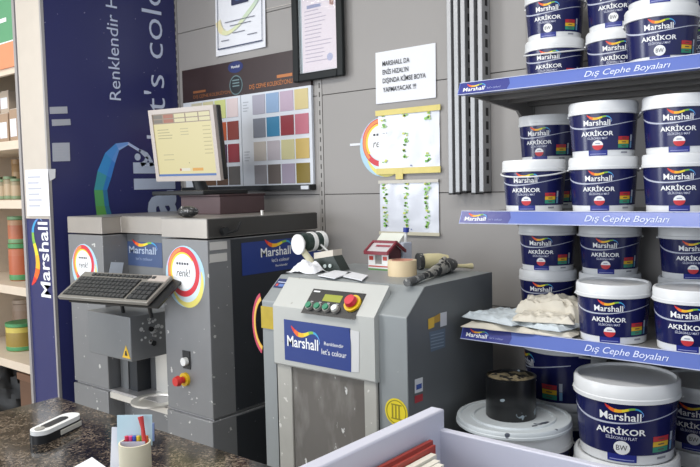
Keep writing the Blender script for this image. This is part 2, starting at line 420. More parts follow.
def jar(name, px, z, Y, r, h, body, lid, band, label, group):
    x = on_board(px, z, Y); t = thing(name, (x, Y, z), label, 'jar', group); M = Matrix.Translation((x, Y, z))
    MB().lathe([(r * .9, 0), (r, .006), (r, h * .86), (r * .9, h * .88)], body, 24, M).build('body', t)
    MB().lathe([(r * .94, h * .88), (r * 1.02, h * .885), (r * 1.02, h), (r * .95, h)], lid, 24, M).build('lid', t)
    MB().lathe([(r * 1.006, h * .18), (r * 1.012, h * .2), (r * 1.012, h * .66), (r * 1.006, h * .68)], band, 24, M).build('paper_label', t)
    MB().lathe([(r * 1.008, h * .03), (r * 1.015, h * .05), (r * 1.015, h * .15), (r * 1.008, h * .17)], lid, 24, M).build('base_band', t)
G = 'jars on the left shelves'
for i, (px, nm) in enumerate(((-3, 'at the left edge of the'), (4, 'second from the left in the'), (11, 'third from the left in the'), (18, 'nearest the partition in the'))):
    jar('glass_jar', px, 1.388, -.50, .034, .115 if i % 2 else .13, C('#9c8f72'), C('#7f9470'), C('#b7a284'), 'small tan glass jar %s low jar row' % nm, G)
jar('glass_jar', 19.5, 1.388, -.30, .036, .24, C('#a8875f'), C('#b08e66'), C('#b99a72'), 'tall brown jar behind the low jar row', G)
jar('varnish_tin', 22, .941, -.52, .062, .205, C('#b4694a'), C('#4f8f5a'), C('#b2603f'), 'orange-labelled tin with green bands, lower of the stacked pair', G)
jar('varnish_tin', 20, 1.146, -.52, .058, .15, C('#b58a66'), C('#6d9468'), C('#b36a4a'), 'orange-labelled tin with green bands, stacked on another tin', G)
jar('varnish_tin', 23, .541, -.50, .085, .155, C('#c9b85a'), C('#4f9360'), C('#96803c'), 'yellow and green tin on the lowest left shelf board', G)
jar('varnish_tin', 23, .541, -.25, .07, .21, C('#b5a293'), C('#b8a898'), C('#b09a88'), 'pale tin standing behind the yellow and green tin', G)
t = thing('storage_box', (-3.78, -.42, .06), 'brown cardboard box under the lowest left shelf board', 'box')
MB().box(-3.93, -3.62, -.58, -.2, .06, .40, C('#6b4f3d', .7)).build('body', t, bevel=.004); MB().box(-3.94, -3.61, -.59, -.19, .40, .44, C('#7a5a45', .7)).build('lid', t, bevel=.004)
t = thing('black_bag', (-4.2, -.62, .06), 'black crumpled bag lying under the left shelves', 'bag')
def blob(m, c, rx, ry, rz, amp, seed, fr=9, n=20):
    b = MB(); vs = []; fs = []
    for i in range(n + 1):
        th = PI * i / n
        for k in range(2 * n):
            a = PI * k / n; d = Vector((math.sin(th) * math.cos(a), math.sin(th) * math.sin(a), math.cos(th)))
            s_ = 1 + amp * noise.noise(d * fr * .3 + Vector((seed, 0, 0))) + amp * .5 * noise.noise(d * fr + Vector((0, seed, 0)))
            vs.append((c[0] + d.x * rx * s_, c[1] + d.y * ry * s_, max(c[2] - rz, c[2] + d.z * rz * s_)))
    for i in range(n):
        for k in range(2 * n): fs.append((i * 2 * n + k, (i + 1) * 2 * n + k, (i + 1) * 2 * n + (k + 1) % (2 * n), i * 2 * n + (k + 1) % (2 * n)))
    return b.add(vs, fs, m, True)
blob('rubber', (-4.2, -.5, .24), .2, .14, .18, .25, 3).build('bag_body', t)
MB().tube([(-4.24, -.5, .40), (-4.22, -.52, .45), (-4.17, -.5, .41)], .008, 'rubber').build('bag_knot', t)

# ================================================================== tinting machine
TL_, TR_, TF, TB, TZ = -3.087, -2.106, -.724, -.122, 1.312
CL, CR, RB = -2.806, -2.384, -.60                       # inner faces of the columns, back of the bay
GZ = .553                                               # joint over the plinth
tint = thing('tinting_machine', ((TL_ + TR_) / 2, (TF + TB) / 2, 0), 'grey steel paint tinting machine with two columns and a round sticker on each', 'machine')
for x0, x1 in ((TL_, CL), (CR, TR_)):
    MB().box(x0, x1, TF, TB, GZ + .004, 1.232, 'machine_grey').build('column', tint, bevel=.003)
    MB().box(x0, x1, TF - .006, TB, 0, GZ - .004, 'machine_grey').build('plinth', tint, bevel=.003)
MB().box(TL_ + .01, TR_ - .01, TF + .01, TB - .01, GZ - .005, GZ + .005, 'alu_trim').build('joint_strip', tint)
MB().box(CL, CR, RB, TB, GZ + .004, 1.232, 'machine_side').build('bay_back', tint)
MB().box(CL, CR, RB - .05, TB, .0, GZ - .004, 'machine_grey').build('bay_plinth', tint)
U = [(TL_, TF), (CL, TF), (CL, RB - .03), (CR, RB - .03), (CR, TF), (TR_, TF), (TR_, TB), (TL_, TB)]
MB().prism([(a, b_) for a, b_ in U], 1.239, TZ - .004, 'lid_steel', 'z').build('lid', tint, bevel=.002)
lid_o = bpy.data.objects['lid']
MB().prism([(a + (.002 if a < -2.6 else -.002), b_ + (.002 if b_ < -.3 else -.002)) for a, b_ in U], TZ - .004, TZ, 'lid_top', 'z').build('lid_top_sheet', tint)
MB().box(TR_, TR_ + .004, TF + .003, TB, 1.241, TZ - .003, 'lid_side').build('lid_side_sheet', tint)
MB().box(TR_, TR_ + .003, -.612, TB + .003, GZ + .01, 1.228, 'machine_black').build('side_sheet', tint)
MB().box(TR_, TR_ + .003, -.612, TB + .003, .02, GZ - .012, 'machine_black').build('side_sheet', tint)
b = MB(); q = onX(222, 231, TR_)
b.cyl((TR_ + .003, q[1], q[2]), (TR_ + .025, q[1], q[2]), .016, 'black_plastic'); b.tube([(TR_ + .02, q[1], q[2] - .01), (TR_ + .028, q[1] + .05, q[2] + .0), (TR_ + .022, q[1] + .075, q[2] + .03)], .005, 'black_plastic')
b.build('side_latch', tint)
b = MB(); q = onX(262, 213, TR_ - .02); b.cyl((q[0], q[1], TZ), (q[0], q[1], TZ + .02), .006, 'steel'); b.build('lid_stud', tint)
# side sign
q0, q1 = onX(240.6, 243, TR_), onX(240.6, 276, TR_)
mp = plane((TR_ + .003, q0[1], q1[2]), (0, 1, 0), (0, 0, 1))
sh = q0[2] - q1[2]
sgn = Print(mp); sgn.put(rect(0, 0, .46, sh), C('#243a80', .3)); sg_o = sgn.build('side_sign', tint)
p = Print(mp); logo(p, .10, sh * .50, .17, .034, lift=.001); p.put(text("let's colour", .16, sh * .30, .014, .10), 'print_white', .001); p.put(text('Renklendir Hayatı'[:10], .18, sh * .14, .009, .07), 'print_white', .001); p.build('sign_print', sg_o)
for y0, y1 in ((241, 250), (253, 262)):
    a, c = onX(209.5, y0 + 1.5, TR_), onX(227, y1 - 1.2, TR_)
    MB().box(TR_, TR_ + .0015, a[1], c[1], c[2], a[2], C('#c2c0bc')).build('side_label', tint)
# round stickers
def round_sticker(mp, x, y, r, sy, parent, name='round_sticker', lift=0):
    p = Print(mp)
    p.put(ring(x + r * .05, y - r * .12, r * .80, r * 1.06, sy=sy), C('#a9cfe2'), lift)
    p.put(ring(x + r * .16, y - r * .30, r * .62, r * .88, a0=-PI * .9, a1=PI * .15, sy=sy), C('#e3d872'), lift + .0002)
    p.put(ring(x - r * .03, y - r * .06, r * .7, r * .95, a0=-PI * .2, a1=PI * .9, sy=sy), C('#c4b4d6'), lift + .0003)
    p.put(disc(x + r * .1, y - r * .22, r * .78, ry=r * .78 * sy), C('#cfe3ec'), lift + .0004)
    p.put(ring(x - r * .02, y + r * .04, r * .66, r * .86, sy=sy), C('#cf3340'), lift + .0006)
    p.put(ring(x - r * .02, y + r * .04, r * .72, r * .83, a0=PI * .55, a1=PI * 1.25, sy=sy), C('#e58a4a'), lift + .0008)
    p.put(ring(x - r * .02, y + r * .04, r * .60, r * .68, sy=sy, ox=-r * .03, a0=PI * .2, a1=PI * 1.2), C('#f0cf3c'), lift + .0009)
    p.put(disc(x - r * .02, y + r * .04, r * .615, ry=r * .615 * sy), 'print_white', lift + .001)
    o = p.build(name, parent)
    p2 = Print(mp); p2.put(text('renk!', x - r * .02, y - r * .12, r * .26, r * .75, bold=.0, shear=.2, align='C'), C('#2b2b33'), lift + .0014)
    for k in range(5): p2.put(rect(x - r * .38 + k * r * .14, y + r * .28, x - r * .38 + k * r * .14 + r * .1, y + r * .36), C('#3a3a44'), lift + .0014)
    p2.build('sticker_text', o); return o
mpT = plane((0, TF, 0), (1, 0, 0), (0, 0, 1), .0006)
a = onY(184, 273, TF); round_sticker(mpT, a[0], a[2], .112, 1.0, tint)
a = onY(84, 265, TF); round_sticker(mpT, a[0], a[2] , .100, 1.0, tint)
# bay sign
a, c = onY(125, 241, RB), onY(163, 268, RB)
p = Print(plane((a[0], RB, c[2]), (1, 0, 0), (0, 0, 1))); ww, hh = c[0] - a[0], a[2] - c[2]
p.put(rect(0, 0, ww, hh), C('#43557c', .3)); so = p.build('bay_sign', tint)
p = Print(plane((a[0], RB, c[2]), (1, 0, 0), (0, 0, 1))); logo(p, ww * .12, hh * .52, ww * .72, .03, lift=.001, white=C('#a9b6cc')); p.put(text("let's colour", ww * .3, hh * .25, .013, ww * .45), C('#8f9fbc'), .001); p.build('sign_print', so)
# dispensing head
HX0, HX1, HF, HZ0, HZ1 = -2.80, -2.486, -.815, .742, .922
MB().box(HX0, HX1, HF, RB - .002, HZ0, HZ1, 'machine_side').build('dispensing_head', tint, bevel=.004)
hd = bpy.data.objects['dispensing_head']
mp = plane((HX1 - .062, HF, HZ0 + .012), (1, 0, 0), (0, 0, 1))
p = Print(mp); p.put((np.array([(0, 0), (.056, 0), (.028, .052)]), [(0, 1, 2)]), C('#e0b52c')); p.put((np.array([(.018, .01), (.038, .01), (.03, .032), (.022, .028)]), [(0, 1, 2, 3)]), C('#2a2418'), .0006); p.build('warning_triangle', hd)
b = MB()
for y_, z_ in ((-.72, .86), (-.71, .80)): b.cyl((HX1, y_, z_), (HX1 + .006, y_, z_), .011, 'black_plastic', 14)
b.build('side_hole', hd)
b = MB()
for k in range(26):
    y_, z_ = random.gauss(-.71, .03), random.gauss(.85, .03); s_ = random.uniform(.003, .009)
    b.cyl((HX1 - .001, y_, z_), (HX1 + .002, y_, z_), s_, C('#c6c7c6'), 8)
o = b.build('paint_splashes', hd); o['kind'] = 'stuff'
for a_, c_, m_ in ((111, 119, 'machine_black'), (120.5, 128, 'machine_side'), (129.5, 137, 'machine_black')):
    x0_, x1_ = onY(a_, 372, -.67)[0], onY(c_, 372, -.67)[0]; MB().box(x0_, x1_, -.67, RB - .001, GZ - .003, HZ0 + .002, m_).build('nozzle_shroud', tint, bevel=.003)
MB().box(-2.62, CR - .001, RB - .010, RB - .001, GZ + .002, HZ0 + .15, 'steel').build('steel_splash_plate', tint)
M = Matrix.Translation((-2.5, -.70, GZ - .004)); MB().lathe([(.09, 0), (.1, .004), (.1, .012), (.07, .014), (.068, .008), (0, .008)], 'steel', 32, M).build('can_turntable', tint)
MB().box(CL + .004, CR - .004, TF + .002, RB - .05, GZ - .03, GZ - .004, 'steel').build('can_table', tint)
# stop button, knob
a = onY(186, 379, TF)
b = MB(); b.cyl((a[0], TF, a[2]), (a[0], TF - .012, a[2]), .026, C('#d9b220', .35), 24); b.build('stop_ring', tint)
b = MB(); b.cyl((a[0], TF - .014, a[2]), (a[0], TF - .036, a[2]), .013, C('#c4302c', .35), 20); b.cyl((a[0], TF - .036, a[2]), (a[0], TF - .052, a[2]), .021, C('#c4302c', .35), 20, .017); b.build('stop_button', tint)
a = onY(187, 361, TF)
b = MB(); b.box(a[0] - .022, a[0] + .022, TF - .004, TF, a[2] - .03, a[2] + .04, 'black_plastic'); b.cyl((a[0], TF, a[2]), (a[0], TF - .02, a[2]), .016, 'white_plastic', 16); b.build('switch_knob', tint)
# keyboard tray
KC, KE = Vector((-2.50, -.867, 1.047)), (math.radians(28.2), math.radians(.8), math.radians(15.6))
KM = Matrix.Translation(KC) @ Matrix.Rotation(KE[2], 4, 'Z') @ Matrix.Rotation(KE[1], 4, 'Y') @ Matrix.Rotation(KE[0], 4, 'X')
b = MB(); bb = MB().box(-.17, .262, -.085, .095, -.020, -.0125, 'black_plastic'); b.add([KM @ Vector(v) for v in bb.v], bb.f, 'black_plastic'); b.build('keyboard_tray', tint)
b = MB()
for s_ in (-.1, .1):
    e0 = KM @ Vector((s_, .03, -.015)); b.tube([e0, (e0.x, HF + .03, e0.z - .02), (e0.x, HF + .05, HZ1 - .001)], .008, 'black_plastic')
b.build('tray_bracket', tint)
# keyboard
kb = thing('keyboard', KC, 'dark grey computer keyboard with silver edges tilted in front of the tinting machine', 'keyboard', rot=KE, world=False)
MB().box(-.22, .22, -.086, .086, -.010, .006, 'case_grey').build('case', kb, bevel=.003)
MB().box(-.205, .10, -.072, .05, .006, .0075, 'black_plastic').build('key_bed', kb); MB().box(.112, .21, -.072, .035, .006, .0075, 'black_plastic').build('number_bed', kb)
b = MB()
for r in range(5):
    for k in range(15):
        x = -.2 + k * .02 + (r % 2) * .003; y = -.07 + r * .0235
        b.box(x, x + .0165, y, y + .019, .007, .0125, 'key_grey')
o = b.build('keys', kb); o['kind'] = 'stuff'
b = MB()
for r in range(4):
    for k in range(4): b.box(.116 + k * .023, .116 + k * .023 + .019, -.07 + r * .026, -.07 + r * .026 + .021, .007, .0125, 'key_grey')
o = b.build('number_keys', kb); o['kind'] = 'stuff'
b = MB()
for k in range(15): b.box(-.16 + k * .0215, -.16 + k * .0215 + .015, .058, .072, .006, .011, 'key_grey')
o = b.build('media_keys', kb); o['kind'] = 'stuff'
MB().box(.13, .215, .045, .082, .006, .008, 'beige_plastic').build('status_panel', kb)
note('loose_card', ((111, 262), (123.5, 262.5), (121, 279), (107, 281)), X=CL + .003, m=C('#c3cbd6'), label='small pale blue card standing behind the keyboard in the machine bay', cat='card')

# ================================================================== monitor and things on the machine top
MC = Vector((-2.67, -.378, 1.624)); ME = (math.radians(6.9), math.radians(.6), math.radians(7.6))
mon = thing('monitor', MC, 'grey-framed computer monitor showing a yellow window, on the tinting machine', 'monitor', rot=ME, world=False)
b = MB(); w2, h2, bz = .2, .165, .021
for x0, x1, z0, z1 in ((-w2, w2, h2 - bz, h2), (-w2, w2, -h2, -h2 + bz * 1.1), (-w2, -w2 + bz, -h2 + bz * 1.1, h2 - bz), (w2 - bz, w2, -h2 + bz * 1.1, h2 - bz)): b.box(x0, x1, -.002, .02, z0, z1, 'beige_plastic')
b.build('bezel', mon)
MB().box(-w2 + .001, w2 + .006, .018, .045, -h2 + .002, h2 - .001, 'black_plastic').build('back_shell', mon, bevel=.006)
def glow(hexc, s=1.0):
    n_ = 'screen_%s_%d' % (hexc.lstrip('#'), s * 100)
    if n_ not in MATS: mat(n_, '#141414', .35, emit=s, var=0).node_tree.nodes['Principled BSDF'].inputs['Emission Color'].default_value = lin(hexc)
    return MATS[n_]
mp = plane((-w2 + bz, .004, -h2 + bz * 1.1), (1, 0, 0), (0, 0, 1)); sw_, sh_ = 2 * (w2 - bz), 2 * h2 - bz * 2.1
p = Print(mp); p.put(rect(0, 0, sw_, sh_), glow('#ece0a4', .9)); scr = p.build('screen', mon)
p = Print(mp); U_ = lambda a, b_, c, d: rect(a * sw_, b_ * sh_, c * sw_, d * sh_)
p.put(U_(0, .84, 1, 1), glow('#a8937c', .8), .0004); p.put(U_(0, 0, 1, .035), glow('#4a78c0', .85), .0004)
for a, c, k in ((.01, .17, '#7d7466'), (.19, .36, '#b4694a'), (.38, .56, '#efe7b4'), (.58, .78, '#efe7b4'), (.80, .98, '#efe7b4')):
    p.put(U_(a, .925, c, .985), glow(k, .85), .0008); p.put(U_(a, .855, c, .91), glow(k, .85), .0008)
for r in range(4): p.put(U_(.06, .74 - r * .045, .12 + .13 * random.random() + .08, .752 - r * .045), glow('#b6ad7c', .9), .0008)
for r in range(3): p.put(U_(.46, .74 - r * .045, .6, .752 - r * .045), glow('#c6bd8c', .9), .0008)
for r in range(8): p.put(U_(.84, .76 - r * .06, .97, .775 - r * .06), glow('#c9bd86', .9), .0008)
p.put(U_(.12, .34, .30, .352), glow('#c6bd8c', .9), .0008); p.put(U_(.12, .26, .30, .272), glow('#c6bd8c', .9), .0008)
p.put(U_(.4, .08, .56, .125), glow('#f0ecd8', .9), .0008); p.put(U_(.6, .08, .78, .125), glow('#e6a536', .95), .0008); p.put(U_(.38, .085, .41, .12), glow('#c05a30', .9), .0012)
p.build('screen_image', scr)
mw = Matrix.Translation(MC) @ Matrix.Rotation(ME[2], 4, 'Z'); mi = (Matrix.Translation(MC) @ Matrix.Rotation(ME[2], 4, 'Z') @ Matrix.Rotation(ME[1], 4, 'Y') @ Matrix.Rotation(ME[0], 4, 'X')).inverted()
loc = lambda v: mi @ Vector(v)
b = MB(); b.tube([loc((-2.66, -.33, 1.55)), loc((-2.655, -.31, 1.45)), loc((-2.65, -.30, TZ + .10))], [.035, .03, .035], 'black_plastic', 10); b.build('stand_neck', mon)
b = MB(); bb = MB().box(-2.84, -2.47, -.44, -.18, TZ + .085, TZ + .105, 'black_plastic'); b.add([loc(v) for v in bb.v], bb.f, 'black_plastic'); b.build('stand_base', mon, bevel=.004)
# dark box on which the monitor stands
x0, x1 = on_board(172, 1.36, -.2), on_board(258, 1.36, -.2)
t = thing('flat_box', (-2.75, -.3, TZ), 'low maroon box lying under the monitor on the machine top', 'box')
x0 = on_board(181, 1.35, -.42)
MB().box(x0, x1, -.42, -.16, TZ, TZ + .078, 'maroon').build('body', t, bevel=.003); MB().box(x0 - .003, x1 + .003, -.425, -.155, TZ + .078, TZ + .085, C('#3a2528')).build('lid', t, bevel=.001)
q = onZ(188, 217.5, TZ)
t = thing('computer_mouse', (q[0], q[1], TZ), 'black speckled computer mouse at the front of the machine top', 'mouse')
blob(mat('mouse_shell', '#2a2b2d', .4, specks=('#8b8c8e', 90, .62)), (q[0], q[1], TZ + .0232), .05, .036, .0225, .04, 2, 4, 12).build('shell', t); MB().box(q[0] - .003, q[0] + .003, q[1] - .03, q[1] - .018, TZ + .036, TZ + .0445, 'grey_plastic').build('scroll_wheel', t)

# ================================================================== things on the wall
def frame2(a, b): return None
WX = lambda px, py: (onY(px, py, 0)[0], onY(px, py, 0)[2])
# colour card board
bx0, bx1 = WX(184.4, 71.7)[0], WX(313.3, 86.5)[0]
bt, cb, ct = 1.42 + .815 * (2.267 - 1.5), 1.433, 1.42 + .815 * (2.059 - 1.5)
bd = thing('colour_card_board', ((bx0 + bx1) / 2, -.01, cb), 'wall board with dark header and rows of paint colour swatches', 'colour chart')
MB().box(bx0, bx1, -.016, -.0025, ct, bt, 'board_brown').build('header', bd)
MB().box(bx0, bx1, -.016, -.0025, cb, ct, 'chart_white').build('card_panel', bd)
xs = WX(244.8, 150)[0]
MB().box(xs - .002, xs + .002, -.018, -.016, cb, ct, C('#a9afb8')).build('panel_joint', bd)
MB().box(bx0, bx1 + .004, -.045, -.0025, cb - .025, cb - .001, 'black_plastic').build('ledge', bd)
MB().box(bx1 - .05, bx1 - .003, -.0465, -.045, cb - .022, cb - .006, 'chart_white').build('ledge_tag', bd)
R_cols = [('#a7a5b4', '#8aa6c8', '#b9a5b8', '#cdbd88'), ('#7d828e', '#3f80a6', '#8c3a42', '#bb7080'), ('#b8b2ac', '#b3adb4', '#c2bd92', '#c4aa66'), ('#8d8a8e', '#68605c', '#9e94a6', '#82702c')]
L_cols = [('#c9cf86', '#d8c8c8'), ('#b9582f', '#84352a'), ('#4a2d4c', '#8a2630'), ('#5f4432', '#5c5652')]
def zrow(r): zt = 2.045 - r * .1555 * .815 / .815; return zt
cw = (WX(312, 130)[0] - WX(256, 130)[0] + .006) / 4; x0 = WX(256, 130)[0]
rh = .1115; z0r = ct - .010
for r in range(4):
    for k in range(4):
        MB().box(x0 + k * cw, x0 + k * cw + cw * .90, -.0185, -.016, z0r - r * rh - rh * .82, z0r - r * rh, C(R_cols[r][k])).build('swatch', bd)
    for k in range(4):
        kk = [('#c8c2a8', '#cfc9a0'), ('#b5622f', '#a8502a'), ('#6a3a55', '#533050'), ('#7b5a3f', '#6d503a')][r][k] if k < 2 else L_cols[r][k - 2]
        xx = xs - .012 - (4 - k) * cw * .98
        MB().box(xx, xx + cw * .88, -.0185, -.016, z0r - r * rh - rh * .82, z0r - r * rh, C(kk)).build('swatch', bd)
p = Print(plane((0, -.016, 0), (1, 0, 0), (0, 0, 1)))
og = C('#b9713a'); ex1, ex0, el1, el0 = WX(295, 80)[0], WX(252, 90)[0], WX(235, 92)[0], WX(196, 98)[0]
p.put(text('DIŞ CEPHE KOLEKSİYONU', ex1, ct + .022, .020, ex1 - ex0, bold=.01, align='R'), og); p.build('header_lettering', bd); p = Print(plane((0, -.016, 0), (1, 0, 0), (0, 0, 1))); p.put(text('DIŞ CEPHE KOLEKSİYONU', el1, ct + .016, .016, el1 - el0, bold=.01, align='R'), C('#8d5a38')); p.put(rect(el0, ct + .042, el0 + .10, ct + .054), C('#8d5a38')); p.build('header_lettering', bd); p = Print(plane((0, -.016, 0), (1, 0, 0), (0, 0, 1)))
p.put(rect(ex1 - .10, ct + .054, ex1, ct + .068), og); p.build('header_line', bd); p = Print(plane((0, -.016, 0), (1, 0, 0), (0, 0, 1)))
p.put(disc(xs - .03, bt - .03, .055, ry=.028), C('#1f2c66')); p.put(text('Marshall', xs - .03, bt - .034, .012, .06, bold=.01, align='C'), 'print_white', .0006)
p.build('header_emblem', bd); p = Print(plane((0, -.016, 0), (1, 0, 0), (0, 0, 1))); p.put(ring(xs - .03, ct + .052, .042, .048), C('#5d7478')); p.put(disc(xs - .03, ct + .052, .042), C('#141c22'))
for k in range(3): p.put(rect(xs - .055, ct + .045 + k * .014, xs - .005, ct + .051 + k * .014), C('#6d8488'), .0006)
p.build('header_seal', bd)
for k in range(2):
    p = Print(plane((0, -.016, 0), (1, 0, 0), (0, 0, 1)))
    for r in range(4): p.put(rect(xs + .015, z0r - .03 - r * .014 - k * .24, xs + .055 - .01 * (r % 2), z0r - .026 - r * .014 - k * .24), C('#aab0ba'))
    p.build('card_text', bd)
# certificate sheet
a, c = WX(214, 0), WX(267.5, 47); cx0, cx1, cz0 = WX(218, 57)[0], c[0], 1.42 + .815 * (2.316 - 1.5)
ce = thing('certificate', ((cx0 + cx1) / 2, 0, cz0), 'unframed certificate with navy emblem and yellow-green wave, above the dark header', 'certificate')
chh = .385; cwid = cx1 - cx0
def curved_sheet(x0, x1, z0, z1, m, curl=.012, n=10):
    b = MB(); vs = []; fs = []
    for i in range(n + 1):
        for j in range(n + 1):
            s_, t_ = i / n, j / n; y = -.004 - curl * (abs(s_ - .5) * 2) ** 3 * (1 - t_) - curl * .5 * (1 - t_) ** 2
            vs.append((x0 + (x1 - x0) * s_, y, z0 + (z1 - z0) * t_))
    for i in range(n):
        for j in range(n): fs.append((i * (n + 1) + j, (i + 1) * (n + 1) + j, (i + 1) * (n + 1) + j + 1, i * (n + 1) + j + 1))
    b.add(vs, fs, m, True)
    # second face for thickness
    b.add([(x, y + .001, z) for x, y, z in vs], [f[::-1] for f in fs], m, True); return b
curved_sheet(cx0, cx1, cz0, cz0 + chh, 'paper', .006).build('sheet', ce)
p = Print(lambda x, y, l=0: (cx0 + x * cwid, -.0075 - .008 * (abs(x - .5) * 2) ** 3 * (1 - y) - .004 * (1 - y) ** 2 - l, cz0 + y * chh))
for r in ((.05, .075, .95, .09), (.05, .09, .06, .97), (.94, .09, .95, .97)): p.put(rect(*r), C('#3b4664'))
for i, q in enumerate(ribbon([(.06, .44), (.12, .32), (.25, .27), (.45, .33), (.6, .42), (.8, .55), (.94, .66)], [.10, .09, .05, .045, .06, .06, .04], 4)): p.put(q, C(['#e6dcae', '#dfe0b4', '#d6dfba', '#cbdabf', '#c4d4c4'][min(4, i // 5)]))
p.put(rect(.34, .60, .68, .76), C('#2a3050'), .0005); p.put(disc(.5, .69, .11, ry=.045), C('#5f82b4'), .001)
for i, (q0_, q1_, yy) in enumerate(((.2, .8, .40), (.3, .72, .345), (.35, .6, .25), (.12, .28, .175), (.65, .84, .19))): p.put(rect(q0_, yy, q1_, yy + .010), C('#6f7280'), .0008)
p.build('certificate_print', ce)
# framed licence
fx0, fx1, fz0 = WX(299, 84.5)[0], WX(349, 76)[0], 1.42 + .815 * (2.08 - 1.5); fz1 = fz0 + .41
fr = thing('framed_licence', ((fx0 + fx1) / 2, 0, fz0), 'black picture frame holding a printed certificate, on the wall over the swatches', 'picture frame')
bw = .036
for x0_, x1_, z0_, z1_ in ((fx0, fx0 + bw, fz0, fz1), (fx1 - bw, fx1, fz0, fz1), (fx0 + bw, fx1 - bw, fz0, fz0 + bw), (fx0 + bw, fx1 - bw, fz1 - bw, fz1)):
    MB().box(x0_, x1_, -.04, -.020, z0_, z1_, 'frame_black').build('frame_bar', fr, bevel=.005)
MB().box(fx0 + .01, fx1 - .01, -.027, -.0185, fz0 + .01, fz1 - .01, 'paper').build('document', fr)
p = Print(plane((fx0 + bw, -.027, fz0 + bw), (1, 0, 0), (0, 0, 1))); dw, dh = fx1 - fx0 - 2 * bw, fz1 - fz0 - 2 * bw
p.put(rect(0, 0, .016, dh), C('#8fa0aa')); p.put(rect(.005, 0, .009, dh), C('#2b3336'), .0004); p.put(rect(.02, .004, dw - .004, dh - .004), C('#d9cfd8'), .0003)
for i in range(14): p.put(rect(.035, .045 + i * .017, .035 + (dw - .06) * random.uniform(.5, .97), .049 + i * .017), C('#a79db2'), .0006)
p.put(rect(dw - .042, dh - .065, dw - .018, dh - .025), C('#8d5a4e'), .0006); p.put(disc(dw - .045, .055, .017), C('#9fa3c4'), .0008)
p.put(rect(.05, dh - .06, dw * .6, dh - .045), C('#7f86ad'), .0006); p.build('document_print', fr)
MB().box(fx0 + bw - .002, fx1 - bw + .002, -.0325, -.0315, fz0 + bw - .002, fz1 - bw + .002, mat('frame_glass', '#ffffff', .03, var=0, alpha=.06)).build('glass', fr)
b = MB(); a = onY(264, 10, 0); c = onY(294, 3, 0); b.tube([(a[0], -.003, a[2]), (c[0], -.003, c[2])], .0018, C('#cfcac2'), 6)
tag(b.build('hanging_string', org=a), 'thin pale string running from the certificate to the black frame', 'string')
# warning notice
nx0, nx1, nz0, nz1 = onY(376, 53, 0)[0], onY(436, 43, 0)[0], 1.760, 1.972
nt_ = thing('paper_notice', ((nx0 + nx1) / 2, 0, nz0), 'white landscape notice with four lines of capital letters on the grey wall', 'notice')
curved_sheet(nx0, nx1, nz0, nz1, 'paper', .002).build('sheet', nt_)
p = Print(plane((nx0, -.0062, nz0), (1, 0, 0), (0, 0, 1)))
nw, nh = nx1 - nx0, nz1 - nz0
for s_, ww_, f_ in (('MARSHALL DA', .46, .72), ("ENİS HIZAL'IN", .44, .555), ('DIŞINDA KİMSE BOYA', .72, .39), ('YAPMAYACAK !!!', .56, .215)): p.put(text(s_, nw * .125, nh * f_, .0185, nw * ww_, bold=.012), C('#33353d'))
p.build('notice_lettering', nt_)
# round sticker and two tally sheets in sleeves
a = onY(384, 141, 0); st = round_sticker(plane((a[0] - .008, -.0025, a[2] - .01), (1, 0, 0), (0, 0, 1), .0005), 0, 0, .118, 1.0, None, 'wall_sticker')
st.location = (0, 0, 0); tag(st, 'round rainbow-ringed sticker half hidden behind the upper tally sheet', 'sticker')
b = MB(); a = onY(352.5, 145, 0); b.box(a[0] - .012, a[0] + .045, -.003, -.0021, a[2] - .004, a[2] + .006, 'paper')
tag(b.build('paper_scrap', org=a), 'tiny white paper scrap left of the wall sticker', 'scrap')
def tally(px, label, seed, tapes):
    P = [onY(x_, y_, 0) for x_, y_ in px]; x0_ = min(q[0] for q in P); x1_ = max(q[0] for q in P); z1_ = (P[0][2] + P[1][2]) / 2; z0_ = (P[2][2] + P[3][2]) / 2
    t = thing('tally_sheet', ((x0_ + x1_) / 2, 0, z0_), label, 'paper', 'tally sheets on the wall')
    rnd = random.Random(seed); w_, h_ = x1_ - x0_, z1_ - z0_
    b = MB(); n = 14; vs = []; fs = []
    for i in range(n + 1):
        for j in range(n + 1): vs.append((x0_ + w_ * i / n, -.006 - .004 * noise.noise((i * .35, j * .35, seed)), z0_ + h_ * j / n))
    for i in range(n):
        for j in range(n): fs.append((i * (n + 1) + j, (i + 1) * (n + 1) + j, (i + 1) * (n + 1) + j + 1, i * (n + 1) + j + 1))
    b.add(vs, fs, mat('sleeve_paper', '#d8dce6', .22, var=.02), True); b.add([(x_, y_ + .001, z_) for x_, y_, z_ in vs], [f[::-1] for f in fs], 'paper', True); b.build('sheet', t)
    p = Print(lambda x_, y_, l=0: (x0_ + w_ * x_, -.0105 - l, z0_ + h_ * y_))
    for cx_ in (.1, .46, .82):
        yy = .92
        while yy > .1:
            if rnd.random() < (1.0 if seed == 5 else .5):
                for _ in range(4):
                    s_ = rnd.uniform(.010, .026); ox, oy = rnd.uniform(-.035, .035), rnd.uniform(-.03, .03); p.put(disc(cx_ + ox, yy + oy, s_, 7, s_ * .9), C(rnd.choice(['#8cc85a', '#98cf5e', '#6fae4c', '#a9d886', '#cfd86a'])))
            yy -= .085
    p.put(disc(.55, .08, .012, 8), C('#2f3f8a')); p.build('green_marks', t)
    for k_, (u0, v0, u1, v1, mm) in enumerate(tapes): MB().box(x0_ + w_ * u0, x0_ + w_ * u1, -.0125 - .0008 * k_, -.011, z0_ + h_ * v0, z0_ + h_ * v1, mm).build('tape_strip', t)
tally(((379, 112), (440, 106), (440, 170), (380, 171)), 'upper tally sheet with yellow tape along its top and bottom edges', 3, [(-.03, .93, 1.03, 1.02, 'tape_yellow'), (-.03, -.05, 1.02, .05, 'tape_yellow'), (.3, -.14, .42, .03, 'tape_yellow')])
